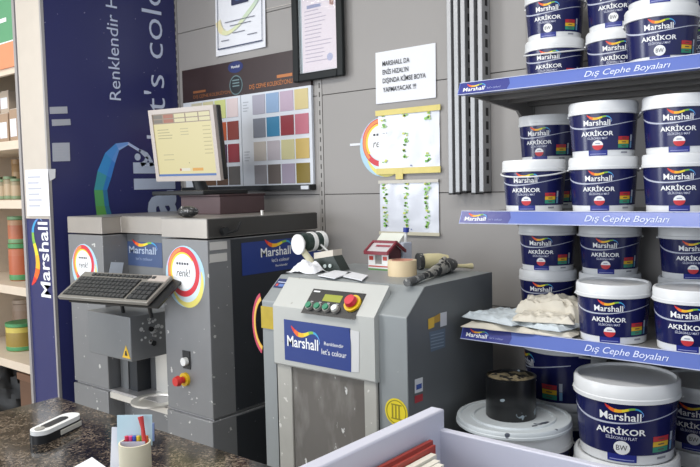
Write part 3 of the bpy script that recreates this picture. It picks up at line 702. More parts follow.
tally(((380.5, 179.5), (439, 180), (440, 235), (382, 232)), 'lower tally sheet with three columns of green marks', 5, [(-.01, .94, 1.01, 1.0, C('#c6c2b8')), (-.01, -.03, 1.02, .03, C('#cbc6b0'))])
# slotted posts hung on the wall
PXS = [456, 462.8, 469.6, 478.6, 486.6]; zb = 1.39
names = ['leftmost of the five', 'second from the left of the five', 'middle one of the five', 'second from the right of the five', 'rightmost of the five']
for i, px in enumerate(PXS):
    x = onY(px, 150, -.02)[0]; z0_ = zb - .006 + .004 * (i % 3)
    t = thing('slotted_post', (x, -.02, z0_), '%s grey slotted metal posts hanging on the wall' % names[i], 'post', 'slotted posts on the wall')
    MB().box(x - .0095, x + .0095, -.062, -.003, z0_, 2.72, 'post_metal').build('channel', t, bevel=.002)
    b = MB(); z = z0_ + .03
    while z < 2.68: b.box(x + .0091, x + .0102, -.040, -.022, z, z + .030, 'rubber'); z += .05 + .004 * (i % 2)
    b.build('slots', t)['kind'] = 'stuff'
    MB().box(x - .0095, x + .0095, -.063, -.003, z0_ - .005, z0_ - .0001, 'rubber').build('end_cap', t)

# ================================================================== mixer (gyroscopic shaker)
ML, MR, MBk, MF, MZ = -1.795, -1.194, -.245, -.751, 1.117
mix = thing('paint_mixer', ((ML + MR) / 2, (MBk + MF) / 2, 0), 'grey paint mixing machine with sloped control panel and blue front sign', 'machine')
prof = [(MBk, 0), (MBk, MZ), (-.656, MZ), (MF, 1.038), (MF, 0)]
IL, IR = -1.735, -1.30                                   # opening between the two side columns
MB().prism(prof, IR, MR - .003, 'mixer_grey').build('right_column', mix, bevel=.003)
MB().prism(prof, ML, IL, 'mixer_grey').build('left_column', mix, bevel=.003)
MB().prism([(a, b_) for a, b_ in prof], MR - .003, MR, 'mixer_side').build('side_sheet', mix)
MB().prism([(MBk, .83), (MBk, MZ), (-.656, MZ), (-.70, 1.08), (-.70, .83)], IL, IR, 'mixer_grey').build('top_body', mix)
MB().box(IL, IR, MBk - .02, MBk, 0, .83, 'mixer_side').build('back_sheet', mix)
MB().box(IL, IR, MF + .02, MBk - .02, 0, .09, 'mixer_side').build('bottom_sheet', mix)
# sloped console and sign box
KX0, KX1, KF, KZ = -1.722, -1.298, -.772, 1.031
sl0, sl1 = (-.690, MZ + .0035), (KF, KZ)
MB().prism([(-.690, MZ + .0035), (KF, KZ), (KF, .834), (-.71, .834), (-.69, 1.0)], KX0, KX1, 'mixer_white').build('console_box', mix, bevel=.006)
con = bpy.data.objects['console_box']
u_ = np.array([1, 0, 0]); v_ = np.array([0, sl0[0] - sl1[0], sl0[1] - sl1[1]]); sl = np.linalg.norm(v_)
mpS = plane((KX0, KF, KZ), u_, v_, .0008); KW = KX1 - KX0
def slope_at(px, py):
    d = ROT @ _ray(px, py); nn = np.cross(u_, _n(v_)); t = ((np.array([KX0, KF, KZ]) - CAM) @ nn) / (d @ nn); q = CAM + t * d - np.array([KX0, KF, KZ]); return q[0], q @ _n(v_)
b = Print(mpS); P = [slope_at(*q) for q in ((298.9, 312.7), (352, 319.6), (368.7, 294), (315.6, 289))]
px0, px1 = (P[0][0] + P[3][0]) / 2, (P[1][0] + P[2][0]) / 2; py0, py1 = (P[0][1] + P[1][1]) / 2, (P[2][1] + P[3][1]) / 2
pw, ph = px1 - px0, py1 - py0
b.put(rect(px0, py0, px1, py1), C('#1b1c1f', .35)); cp = b.build('control_plate', mix)
b = Print(mpS); b.put(rect(px0 + pw * .28, py0 + ph * .55, px0 + pw * .62, py0 + ph * .82), C('#8f9632', .3), .0012); b.build('display', cp)
b = Print(mpS); b.put(text('Fluid', px0 + pw * .05, py0 + ph * .86, .006, .03), 'print_white', .0012) if False else b.put(rect(px0 + pw * .04, py0 + ph * .87, px0 + pw * .16, py0 + ph * .92), 'print_white', .0012)
for k in range(4): b.put(rect(px0 + pw * (.08 + .16 * k), py0 + ph * .47, px0 + pw * (.13 + .16 * k), py0 + ph * .50), C('#a9abb0'), .0012)
b.build('plate_print', cp)
NRM = Vector(np.cross(u_, _n(v_)))
for k, hx in enumerate(('#1f7d5c', '#1f7d5c', '#1f7d5c', '#dfe3e2')):
    q = Vector(mpS(px0 + pw * (.12 + .165 * k), py0 + ph * .27)); b = MB(); b.cyl(q, q + NRM * .010, .0135, 'grey_plastic', 18); b.cyl(q + NRM * .010, q + NRM * .016, .0105, C(hx, .3), 18); b.build('push_button', cp)
q = Vector(mpS(px0 + pw * .86, py0 + ph * .56)); b = MB(); b.cyl(q, q + NRM * .008, .029, C('#dcb61f', .4), 26); b.build('stop_ring', cp)
b = MB(); b.cyl(q + NRM * .01, q + NRM * .014, .013, C('#c22a3a', .35), 20); b.cyl(q + NRM * .014, q + NRM * .027, .021, C('#c22a3a', .35), 22, .017); b.build('stop_button', cp)
# blue front sign
sx0, sx1 = onY(284, 318.7, KF)[0], onY(350.5, 327, KF)[0]; sz1 = onY(284, 319, KF)[2]; sz0 = onY(285, 359.5, KF)[2]
mpF = plane((sx0, KF, sz0), (1, 0, 0), (0, 0, 1)); fw_, fh_ = sx1 - sx0, sz1 - sz0
p = Print(mpF); p.put(rect(0, 0, fw_, fh_), C('#22397f', .3)); so = p.build('front_sign', mix)
p = Print(mpF); logo(p, fw_ * .05, fh_ * .36, fw_ * .48, .034, lift=.0008); p.put(text("let's colour", fw_ * .58, fh_ * .30, .017, fw_ * .36), 'print_white', .0008); p.put(text('Renklendir', fw_ * .62, fh_ * .52, .011, fw_ * .28), 'print_white', .0008); p.build('sign_print', so)
p = Print(mpF); p.put((np.array([(fw_, 0), (fw_ + .03, .004), (fw_ + .034, fh_ * .95), (fw_ - .004, fh_ * .97), (fw_ + .004, fh_ * .6)]), [(0, 1, 2, 3, 4)]), C('#c9cacb')); p.build('torn_film', mix)
# lower opening: frame legs and dirty window
wx0, wx1 = onY(293, 400, -.76)[0], onY(365, 400, -.76)[0]
MB().box(KX0 + .004, wx0, -.764, MF, .02, .834, 'mixer_frame').build('door_stile', mix, bevel=.003)
MB().box(wx1, KX1 - .004, -.764, MF, .02, .834, 'mixer_frame').build('door_stile', mix, bevel=.003)
MB().box(wx0, wx1, -.759, -.754, .02, .834, 'dirty_plexi').build('window_pane', mix)
# labels on the mixer
def flat_label(px, X, parent, name, m):
    P = [Vector(onX(a, b_, X)) + Vector((.001, 0, 0)) for a, b_ in px]; return MB().add([p_ for p_ in P], [(0, 1, 2, 3)], m).build(name, parent)
flat_label(((428, 319), (434, 316.5), (434, 327), (428, 329.5)), MR, mix, 'warning_label', C('#d8b13a'))
flat_label(((434, 316.5), (440, 313), (440, 321), (434, 323.5)), MR, mix, 'warning_label', C('#b08a2c'))
flat_label(((440, 313), (446.5, 311.5), (446.5, 325), (440, 327)), MR, mix, 'warning_label', C('#c9cbd2'))
o = flat_label(((429, 332), (445, 328), (445, 347), (430.5, 352)), MR, mix, 'rating_plate', C('#5f6f80'))
for k in range(5): flat_label(((430.5, 335 + k * 3.2), (443.5, 331.8 + k * 3.2), (443.5, 332.8 + k * 3.2), (430.5, 336 + k * 3.2)), MR + .0008, mix, 'plate_line', C('#8a97a5'))
flat_label(((414.5, 379.5), (422.5, 377), (422.5, 391), (414.5, 393.5)), MR, mix, 'small_label', C('#d5d8dc'))
flat_label(((416, 385), (421.5, 383), (421.5, 388), (416, 390)), MR + .0006, mix, 'label_symbol', C('#3a55a0'))
flat_label(((414.5, 396), (422.5, 393.5), (422.5, 400.5), (414.5, 403.5)), MR, mix, 'red_label', C('#a8323c'))
a = onY(396.5, 412, MF); p = Print(plane((a[0], MF, a[2]), (1, 0, 0), (0, 0, 1))); p.put(disc(0, 0, .041), C('#e0cc2a')); yo = p.build('yellow_sticker', mix)
p = Print(plane((a[0], MF, a[2]), (1, 0, 0), (0, 0, 1))); p.put(ring(0, 0, .033, .036), C('#8f8420'), .0006)
for k in range(3): p.put(rect(-.016 + k * .012, -.018, -.011 + k * .012, .02), C('#8f8420'), .0006)
p.put(rect(-.018, -.022, .02, -.018), C('#8f8420'), .0006); p.put(rect(-.018, .02, .02, .024), C('#8f8420'), .0006); p.build('sticker_print', yo)
# left column: blue label on the slope, yellow film and sticker edge
vs_ = np.array([0, -.656 - MF, MZ - 1.038]); mpL = plane((ML, MF, 1.038), (1, 0, 0), vs_, .0012); 
p = Print(mpL); p.put(rect(.006, .062, .058, .104), C('#2a3560')); o = p.build('slope_label', mix)
p = Print(mpL); p.put(rect(.012, .07, .022, .08), C('#c8504a'), .0006); p.put(rect(.012, .086, .05, .09), C('#b9c0d8'), .0006); p.put(rect(.026, .068, .05, .08), C('#5f79b4'), .0006); p.build('label_print', o)
MB().box(ML - .003, IL + .002, MF - .004, MF, .945, 1.02, mat('yellow_film', '#b39c30', .25, var=.2, scale=30)).build('yellow_film', mix)
a = onY(252.5, 322, MF); ecx, ecz = float(a[0]) + .066, float(a[2])
for r0_, r1_, hx_ in ((.050, .058, '#dcb04a'), (.058, .066, '#b83a58')):
    bb = MB(); n = 16; vs = []
    for y_ in (MF - .001, MF + .001):
        for i in range(n + 1):
            a_ = PI * (.62 + .76 * i / n)
            for r_ in (r0_, r1_): vs.append((ecx + r_ * math.cos(a_), y_, ecz + r_ * 1.7 * math.sin(a_)))
    m_ = 2 * (n + 1); fs = []
    for i in range(n): fs += [(2 * i, 2 * i + 1, 2 * i + 3, 2 * i + 2), (m_ + 2 * i + 2, m_ + 2 * i + 3, m_ + 2 * i + 1, m_ + 2 * i), (2 * i + 1, m_ + 2 * i + 1, m_ + 2 * i + 3, 2 * i + 3)]
    bb.add(vs, fs, C(hx_)); bb.build('edge_sticker', mix)

# ================================================================== things on the mixer
T = MZ + .0035
# label printer / dispenser
q = onZ(318, 271, MZ); lx, ly = float(q[0]), float(q[1])
lp = thing('label_dispenser', (lx, ly, MZ), 'white label dispenser with a big white roll disc and dark green panel, on the mixer', 'dispenser')
qa, qb, qc = [Vector(onY(x_, y_, ly)) for x_, y_ in ((297, 244), (323, 240), (309, 271))]
rr = Vector(onY(306.5, 244, ly)).z and .048
dc = Vector(onY(297.5, 244.5, ly - .03)); vd = Vector((dc.x - CAM[0], dc.y - CAM[1], 0)).normalized(); rd = Vector((-vd.y, vd.x, 0)) * -1
if rd.x < 0: rd = -rd
ax = (vd * .62 + rd * .78).normalized()
b = MB(); b.cyl(dc, dc + ax * .006, .037, 'white_plastic', 32); b.build('roll_disc', lp)
oc = dc + Vector((0, 0, .006))
b = MB(); b.cyl(oc + ax * .03, oc + ax * .10, .034, C('#2b3a36', .4), 28); b.build('label_roll', lp)
b = MB(); b.cyl(oc + ax * .055, oc + ax * .072, .0365, 'white_plastic', 28); b.build('roll_band', lp); b = MB(); b.cyl(oc + ax * .10, oc + ax * .118, .037, 'white_plastic', 28); b.build('roll_band', lp)
b = MB(); b.cyl(dc + ax * .006, oc + ax * .03, .012, 'grey_plastic', 12); b.build('spindle', lp)
b = MB(); bm_ = [dc + Vector((.0, -.012, -.03)), dc + Vector((.06, -.02, -.13))]
b.tube([dc + ax * .012 + Vector((0, 0, -.01)), dc + rd * .045 + Vector((0, 0, -.06)), dc + rd * .065 + Vector((0, 0, -.105))], [.012, .013, .015], C('#d8d2b4'), 8); b.build('arm', lp)
e0 = Vector(onY(318, 258, ly)); zB = MZ
pl = [Vector(onY(x_, y_, ly)) for x_, y_ in ((314, 259), (333, 256), (341, 271), (322, 273))]
for v in pl: v.z = max(v.z, MZ + .0005)
b = MB(); back = Vector((0, .05, .0)); P8 = pl + [v + back for v in pl]
b.add(P8, [(0, 1, 2, 3)[::-1], (4, 5, 6, 7), (0, 1, 5, 4), (1, 2, 6, 5), (2, 3, 7, 6), (3, 0, 4, 7)], C('#26302c', .4)); b.build('front_panel', lp)
b = MB(); up = Vector((0, 0, .022)); b.add([pl[0], pl[1], pl[1] + up, pl[0] + up] + [v + back for v in (pl[0], pl[1], pl[1] + up, pl[0] + up)], [(3, 2, 1, 0), (4, 5, 6, 7), (0, 1, 5, 4), (1, 2, 6, 5), (2, 3, 7, 6), (3, 0, 4, 7)], C('#c9c2b6')); b.build('cutting_bar', lp)
for s_ in (.35, .62):
    c_ = pl[0].lerp(pl[1], s_).lerp(pl[3].lerp(pl[2], s_), .62) + Vector((0, -.001, 0)); b = MB(); b.cyl(c_, c_ + Vector((0, -.004, 0)), .007, C('#b9c4c2'), 12); b.build('panel_button', lp)
b = MB(); b.tube([Vector(onY(319, 243, ly + .05)), Vector(onY(335, 258, ly + .05)), Vector(onY(343, 271, ly + .05))], .004, C('#c4c6c6'), 6); b.build('side_rail', lp)
# crumpled white wrap beside it
q = onZ(302, 273, MZ)
t = thing('paper_wrap', (q[0], q[1], MZ), 'crumpled white paper heap at the foot of the label dispenser', 'paper')
b = MB(); n = 18; vs = []; fs = []
for i in range(n + 1):
    for j in range(n + 1):
        u, v = i / n - .5, j / n - .5; d = max(0, 1 - 3.2 * (u * u + v * v)); vs.append((q[0] + u * .125, q[1] + .03 + v * .10, MZ + .0015 + .036 * d * (1 + .7 * noise.noise((u * 7, v * 7, 1))) ))
for i in range(n):
    for j in range(n): fs.append((i * (n + 1) + j, (i + 1) * (n + 1) + j, (i + 1) * (n + 1) + j + 1, i * (n + 1) + j + 1))
b.add(vs, fs, 'paper'); b.build('crumpled_sheet', t)
for k, (pp, lb) in enumerate(((((318, 276), (335, 271), (352, 273), (335, 279)), 'white slip of paper lying flat in front of the label dispenser'), (((343, 277), (349, 272), (368, 276), (362, 281)), 'white slip of paper lying flat on the mixer, right of another slip'))):
    P = [Vector(onZ(x_, y_, T + .001)) for x_, y_ in pp]; c_ = sum(P, Vector()) / 4; b = MB(); A = [v + Vector((0, 0, .0)) for v in P]; B = [v + Vector((0, 0, .003)) for v in P]
    b.add(A + B, [(3, 2, 1, 0), (4, 5, 6, 7)] + [(i, (i + 1) % 4, 4 + (i + 1) % 4, 4 + i) for i in range(4)], 'paper'); tag(b.build('paper_slip', org=c_), lb, 'paper', 'paper slips on the mixer')
# little house-shaped box
hx0, hx1 = onZ(368.5, 269.5, MZ)[0], onZ(388, 271, MZ)[0]; hy = float(onZ(368.5, 269.5, MZ)[1]); hw = hx1 - hx0
ho = thing('house_box', ((hx0 + hx1) / 2, hy + .045, MZ), 'small white house-shaped box with red roof edges, on the mixer', 'box')
hb = .066; hd_ = .080
MB().box(hx0, hx1, hy, hy + hd_, MZ, MZ + .006, C('#5e8f52')).build('base', ho)
b = MB()
for x0_, x1_ in ((hx0, hx0 + hw * .34), (hx1 - hw * .32, hx1)): b.box(x0_, x1_, hy, hy + .004, MZ + .006, MZ + hb, 'white_plastic')
b.box(hx0 + hw * .34, hx1 - hw * .32, hy, hy + .004, MZ + .006, MZ + .022, 'white_plastic'); b.build('front_wall', ho)
MB().box(hx0 + hw * .34, hx1 - hw * .32, hy + .003, hy + .006, MZ + .022, MZ + hb, C('#8d8a86')).build('doorway', ho)
b = MB(); ap = (hy + hd_ / 2, MZ + hb + .026)
b.prism([(hy + .002, MZ + .006), (hy + hd_, MZ + .006), (hy + hd_, MZ + hb), ap, (hy + .002, MZ + hb)], hx1 - .004, hx1, C('#5a3038')); b.build('gable', ho); b = MB(); b.prism([(hy + .002, MZ + .006), (hy + hd_, MZ + .006), (hy + hd_, MZ + hb), ap, (hy + .002, MZ + hb)], hx0, hx0 + .004, 'white_plastic'); b.build('gable', ho)
MB().box(hx0, hx1, hy + hd_ - .004, hy + hd_, MZ + .006, MZ + hb, 'white_plastic').build('rear_wall', ho)
b = MB(); b.prism([(hy - .006, MZ + hb - .004), (hy - .006, MZ + hb + .002), (ap[0], ap[1] + .006), (ap[0], ap[1])], hx0 - .006, hx1 + .008, C('#c4c0c2')); b.prism([(hy + hd_ + .012, MZ + hb - .006), (ap[0], ap[1]), (ap[0], ap[1] + .006), (hy + hd_ + .012, MZ + hb)], hx0 - .006, hx1 + .008, C('#d6d2d0')); ro = b.build('roof', ho)
b = MB(); red = C('#7d2a36')
for x0_ in (hx0 - .009, hx1 + .004): b.prism([(hy - .015, MZ + hb - .008), (hy - .015, MZ + hb + .003), (ap[0], ap[1] + .011), (ap[0], ap[1] - .0)], x0_, x0_ + .008, red); b.prism([(hy + hd_ + .015, MZ + hb - .008), (ap[0], ap[1]), (ap[0], ap[1] + .011), (hy + hd_ + .015, MZ + hb + .003)], x0_, x0_ + .008, red)
b.box(hx0 - .006, hx1 + .008, hy - .017, hy - .011, MZ + hb - .009, MZ + hb + .003, red); b.box(hx0 - .006, hx1 + .008, ap[0] - .006, ap[0] + .006, ap[1] + .003, ap[1] + .012, red); b.build('roof_edge', ro)
sv = np.array([0, ap[0] - hy + .012, ap[1] - MZ - hb + .006]); p = Print(plane((hx0, hy - .012, MZ + hb), (1, 0, 0), sv, .0015)); p.put(rect(hw * .25, .032, hw * .95, .042), C('#a04a55')); p.build('roof_print', ro)
p = Print(plane((hx0, hy, MZ), (1, 0, 0), (0, 0, 1)))
for xx in (.06, .74): p.put(rect(hw * xx, .036, hw * (xx + .2), .05), C('#c2453a'))
p.put(rect(hw * .02, .012, hw * .98, .016), C('#c2453a')); p.build('wall_print', ho)
# card holder with a pen behind the house
q = onZ(396, 266, MZ); t = thing('card_holder', (q[0], q[1], MZ), 'white card holder with a blue-tipped pen, behind the little house', 'holder')
hx, hyy = float(q[0]) + .005, hy + hd_ + .018
MB().box(hx - .05, hx + .06, hyy, hyy + .055, MZ, MZ + .092, C('#c9cfe0')).build('case', t, bevel=.003)
b = MB(); b.prism([(hyy - .008, MZ + .094), (hyy + .03, MZ + .125), (hyy + .032, MZ + .122), (hyy - .006, MZ + .0905)], hx - .06, hx + .045, C('#dfe2d8')); b.build('card', t)
b = MB(); b.cyl((hx + .045, hyy + .03, MZ + .07), (hx + .052, hyy + .03, MZ + .132), .006, 'white_plastic', 10); b.cyl((hx + .052, hyy + .03, MZ + .130), (hx + .0535, hyy + .03, MZ + .146), .011, C('#2a3c96'), 12); b.build('pen', t)
# masking tape roll
q = onZ(394.5, 276.8, MZ); tc_ = Vector((q[0], q[1] + .045, MZ)); t = thing('masking_tape_roll', tc_, 'cream masking tape roll lying flat in front of the little house', 'tape')
MT = Matrix.Translation(tc_); R0 = .049
b = MB(); b.lathe([(R0 * .78, .0), (R0, .0), (R0, .052), (R0 * .78, .052), (R0 * .78, 0)], 'tape_cream', 36, MT); b.build('tape', t)
b = MB(); b.lathe([(R0 * .72, .001), (R0 * .775, .001), (R0 * .775, .053), (R0 * .72, .053), (R0 * .72, .001)], C('#c9907c'), 36, MT); b.build('cardboard_core', t)
# smeared hand mixer and lamp
mat('smeared_dark', '#5a5b5b', .55, var=.5, scale=50, bump=1, specks=('#9a9a96', 40, .6)); mat('smeared_black', '#3c3d3e', .5, var=.6, scale=40, bump=1, specks=('#8f8f8c', 46, .62))
P0, P1 = Vector(onZ(407, 287, MZ)), Vector(onZ(453, 271, MZ)); D = (P1 - P0).normalized(); TLn = (P1 - P0).length
def at_(f, z): return P0 + D * (TLn * f) + Vector((0, 0, z))
t = thing('smeared_mixing_tool', (P0 + P1) / 2, 'paint-smeared hand tool with dark handle lying along the mixer top', 'tool')
b = MB(); b.tube([at_(0, .013), at_(.14, .0135), at_(.3, .015)], [.012, .013, .010], 'smeared_dark', 12); b.build('handle', t)
b = MB(); b.tube([at_(.3, .015), at_(.45, .017), at_(.62, .021), at_(.8, .024)], [.010, .012, .0195, .023], 'smeared', 16); b.build('body', t)
b = MB(); b.tube([at_(.79, .024), at_(.9, .025), at_(1.0, .023)], [.0245, .025, .018], 'smeared_black', 16); b.build('motor_cap', t)
b = MB(); b.tube([at_(.7, .03), at_(.74, .045), at_(.8, .052)], [.012, .01, .008], 'smeared', 10); b.build('side_knob', t)
b = MB(); sv0 = at_(1.0, .018); sv1 = Vector(onZ(472, 269.5, MZ)) + Vector((0, 0, .012)); b.tube([sv0, sv0.lerp(sv1, .6), sv1], [.006, .007, .011], 'cream_plastic', 10); b.build('shaft', t)
q = onZ(418, 270, MZ); L0 = Vector((q[0], q[1], MZ + .0305)); LD = Vector((.55, .83, 0)).normalized()
t = thing('hand_lamp', (L0.x, L0.y, MZ), 'cream hand lamp with a dark round head behind the smeared tool', 'lamp')
b = MB(); b.cyl(L0, L0 + LD * .016, .030, 'smeared_black', 24); b.build('head', t)
b = MB(); b.tube([L0 + LD * .016, L0 + LD * .04, L0 + LD * .08, L0 + LD * .115], [.026, .027, .026, .018], 'cream_plastic', 16); b.build('body', t)

# ================================================================== gondola shelves with buckets
SX0, SX1, SF = -1.166, -.155, -.505
SZ = {'top': 1.722, 'middle': 1.330, 'lower': .970}
gon = thing('gondola_shelving', ((SX0 + SX1) / 2, -.25, 0), 'grey metal shelving with three blue-fronted shelves of paint buckets', 'shelving')
for nm, z in SZ.items():
    sf = MB().box(SX0, SX1, SF + .03, -.004, z - .010, z, 'shelf_metal').build('shelf', gon, bevel=.002)
    for y0, y1 in ((SF + .03, SF + .075), (-.33, -.29), (-.20, -.16), (-.05, -.005)):
        MB().box(SX0 + .012, SX1 - .012, y0, y1, z - .034, z - .010, 'shelf_metal_dark').build('stiffener', sf)
    for x in (SX0 + .002, SX1 - .012):
        MB().prism([(-.004, z - .012), (SF + .06, z - .012), (SF + .06, z - .03), (-.12, z - .055), (-.04, z - .12), (-.004, z - .12)], x, x + .010, 'shelf_metal').build('bracket', sf)
    # slanted price rail with the shelf name
    f0, f1 = (SF, z - .033), (SF + .018, z + .006)
    fa = MB().prism([f0, f1, (SF + .030, z + .004), (SF + .030, z - .033)], SX0, SX1, 'fascia_blue').build('fascia', sf)
    fl_ = np.hypot(f1[0] - f0[0], f1[1] - f0[1]); mp = plane((SX0, f0[0], f0[1]), (1, 0, 0), (0, f1[0] - f0[0], f1[1] - f0[1]), .0006)
    p = Print(mp); p.put((np.array([(.003, .002), (.165, .002), (.172, fl_ * .5), (.165, fl_ - .002), (.003, fl_ - .002)]), [(0, 1, 2, 3, 4)]), 'fascia_navy'); lo_ = p.build('logo_field', fa)
    p = Print(mp); logo(p, .018, fl_ * .24, .072, .0125, lift=.0006); p.put(text("let's colour", .100, fl_ * .28, .006, .045), C('#9aa3d6'), .0006); p.build('logo_print', fa)
    p = Print(mp); p.put(text('Dış Cephe Boyaları', .395, fl_ * .30, .0175, .222, bold=.0, shear=.22), C('#d5def6'), .0008); p.build('fascia_lettering', fa)
    p = Print(mp)
    for y_ in (0, fl_ - .0022): p.put(rect(0, y_, SX1 - SX0, y_ + .0022), C('#b9c0d8'), .0009)
    p.build('rail_edge', fa)
for x in (SX0 + .0, SX1 - .0):
    MB().box(x - .016, x + .016, -.030, -.003, 0, 1.375 if x < -1 else 2.4, 'shelf_metal').build('upright', gon)
DK = .44
MB().box(SX0, SX1, SF - .03, -.032, DK - .03, DK, 'shelf_metal').build('deck', gon, bevel=.003)
MB().box(SX0 + .02, SX1 - .02, SF + .02, -.032, 0, DK - .03, 'shelf_metal_dark').build('base', gon)

# ---- paint bucket masters (own coordinates, front of the label faces -Y)
def bucket_master(name, d, h, badge, sub, handle_front):
    rl = d / 2; rt = rl * .955; rb = rl * .86; hb = h * .84
    root = thing(name, (0, 0, 0), '', 'bucket', world=False)
    rad = lambda z: rb + (rt - rb) * min(1, z / hb)
    MB().lathe([(rb * .96, 0), (rb, h * .015), (rad(hb * .5), hb * .5), (rt, hb), (rt * .9, hb)], 'bucket_white', 40).build('body', root)
    MB().lathe([(rl * .97, h * .775), (rl * .995, h * .78), (rl, h * .83), (rl * .985, h * .84), (rl * .985, h * .965), (rl * .955, h), (rl * .91, h), (rl * .9, h * .965), (0, h * .962)], 'bucket_white', 40).build('lid', root)
    sgn = 1 if handle_front else -1
    pts = []
    for i in range(17):
        a = -PI * .5 + PI * i / 16; z = h * (.775 - .10 * math.cos(a))
        pts.append((math.sin(a) * (rl + .002), -sgn * math.cos(a) * (rl + .002), z))
    MB().tube(pts, .0026, 'bucket_white', 6).build('handle', root)
    mpb = lambda x, z, lift=0: (math.sin(x / rl) * (rad(z) + .0007 + lift), -math.cos(x / rl) * (rad(z) + .0007 + lift), z)
    A0, A1 = -rl * 1.9, rl * 1.9
    # navy wrap
    b = MB(); n = 44; vs = []
    for i in range(n + 1):
        x = A0 + (A1 - A0) * i / n
        for z in (h * .135, h * .46, h * .785): vs.append(mpb(x, z))
    b.add(vs, [(3 * i + j, 3 * (i + 1) + j, 3 * (i + 1) + j + 1, 3 * i + j + 1) for i in range(n) for j in range(2)], 'label_navy', True); lab = b.build('label', root)
    def strip(p, x0, x1, z0, z1, m, lift, n=8):
        vs = []
        for i in range(n + 1):
            for z in (z0, z1): vs.append(mpb(x0 + (x1 - x0) * i / n, z, lift))
        p.add(vs, [(2 * i, 2 * i + 2, 2 * i + 3, 2 * i + 1) for i in range(n)], m)
    p = Print(mpb); strip(p, -rl * .27, rl * .33, h * .04, h * .1352, 'label_tab', 0); strip(p, -rl * .22, rl * .28, h * .062, h * .075, C('#8c93c8'), .0004); p.build('label_tab', lab)
    p = Print(mpb)
    for q in ribbon([(-rl * 1.35, h * .64), (-rl * .95, h * .565), (-rl * .5, h * .525), (0, h * .53), (rl * .5, h * .57), (rl * 1.0, h * .62), (rl * 1.4, h * .65)], [h * .022, h * .028, h * .026, h * .018, h * .014, h * .014, h * .01], 4): p.put(q, 'silver_line', .0004)
    p.build('silver_wave', lab)
    p = Print(mpb); logo(p, -rl * .40, h * .57, rl * .80, h * .095, lift=.0009); p.build('brand_print', lab)
    p = Print(mpb); p.put(text('AKRİKOR', 0, h * .39, h * .072, rl * 1.0, bold=.022, align='C'), 'print_white', .0007); p.put(text(sub, rl * .02, h * .325, h * .036, rl * .62, bold=.01, align='C'), C('#c7cbe0'), .0007); p.build('product_print', lab)
    p = Print(mpb)
    p.put(disc(rl * .03, h * .222, rl * .165, 24, h * .088 if badge == 'BW' else h * .085), 'print_white', .0008)
    if badge == 'BW': p.put(text('BW', rl * .03, h * .19, h * .066, rl * .22, bold=.0, align='C'), C('#33353c'), .0014)
    else: p.put(disc(rl * .03, h * .222, rl * .165, 14, h * .085, PI, 2 * PI), C('#c8343c'), .0012); p.put(text('15', rl * .03, h * .235, h * .04, rl * .14, align='C') if False else rect(-rl * .04, h * .245, rl * .10, h * .262), C('#8f97b0'), .0014)
    p.build('badge', lab)
    p = Print(mpb); cx_ = rl * .86
    for k, hx in enumerate(('#2f8f74', '#e0b52e', '#bf2f3a')): strip(p, cx_ - rl * .2, cx_ + rl * .2, h * (.17 + .068 * k), h * (.17 + .068 * k + .064), C(hx), .0007, 4); strip(p, cx_ - rl * .08, cx_ + rl * .08, h * (.195 + .068 * k), h * (.21 + .068 * k), C('#5f4a40'), .0011, 3)
    strip(p, cx_ + rl * .26, cx_ + rl * .34, h * .17, h * .28, C('#6f9fc4'), .0007, 3); strip(p, cx_ + rl * .26, cx_ + rl * .34, h * .285, h * .40, C('#b9c0cc'), .0007, 3); p.build('colour_chart', lab)
    p = Print(mpb); strip(p, rl * .78, rl * 1.02, h * .075, h * .105, C('#8d9099'), .0003, 3); p.build('volume_print', root)
    return root
def kids(o): return [c for c in COL.objects if c.parent == o]
def dup(root, loc, rz, label, sc=1.0, group=None):
    r = root.copy(); COL.objects.link(r); r.location = loc; r.rotation_euler = (0, 0, rz); r.scale = (sc, sc, sc); r['label'] = label; r['group'] = group
    for c in CH[root.name]:
        d = c[0].copy(); COL.objects.link(d); d.parent = r
        for g in c[1]:
            e = g.copy(); COL.objects.link(e); e.parent = d
    return r
CH = {}; USED = set()
def master(*a):
    r = bucket_master(*a); CH[r.name] = [(c, [g for g in kids(c)]) for c in kids(r)]; return r
D_, H_ = .193, .156
mR = master('paint_bucket', D_, H_, 'red', 'SİLİKONLU MAT', False)
mRh = master('paint_bucket', D_, H_, 'red', 'SİLİKONLU MAT', True)
mW = master('paint_bucket', D_, H_, 'BW', 'SİLİKONLU MAT', False)
mWh = master('paint_bucket', D_, H_, 'BW', 'SİLİKONLU MAT', True)
mB = master('large_paint_bucket', .288, .219, 'BW', 'SİLİKONLU FLAT', False)
def put(m, x, y, z, deg, label, group, sc=1.0):
    if m.name in USED: return dup(m, (x, y, z), math.radians(deg), label, sc, group)
    USED.add(m.name); m.location = (x, y, z); m.rotation_euler = (0, 0, math.radians(deg)); m.scale = (sc,) * 3; m['label'] = label; m['group'] = group; return m
ST = .1525                                   # stacking pitch
zt, zm, zl = SZ['top'], SZ['middle'], SZ['lower']
G = 'small navy-labelled paint buckets on the shelves'
B = 'white-lidded navy paint bucket '
put(mWh, -1.013, -.14, zt, 10, B + 'at the top shelf\'s left end, lower of its stack', G)
put(mW, -1.013, -.14, zt + ST, 8, B + 'at the top shelf\'s left end, upper', G)
put(mW, -.806, -.14, zt, 14, B + 'second from the left on the top shelf, half hidden at right', G)
put(mW, -.806, -.14, zt + ST, 9, B + 'over the second bucket from the left, top shelf', G)
put(mW, -.613, -.355, zt, 12, B + 'at the top shelf\'s front, BW badge fully seen', G)
put(mW, -.613, -.355, zt + ST, 12, B + 'cut off by the picture top, over the front top-shelf bucket', G)
put(mW, -.590, -.14, zt, 14, B + 'right edge, behind the front top-shelf bucket', G)
put(mW, -.590, -.14, zt + ST, 14, B + 'at the top right picture corner, stacked behind', G)
put(mRh, -.977, -.375, zm, 8, B + 'front left on the middle shelf, nothing stacked on it', G)
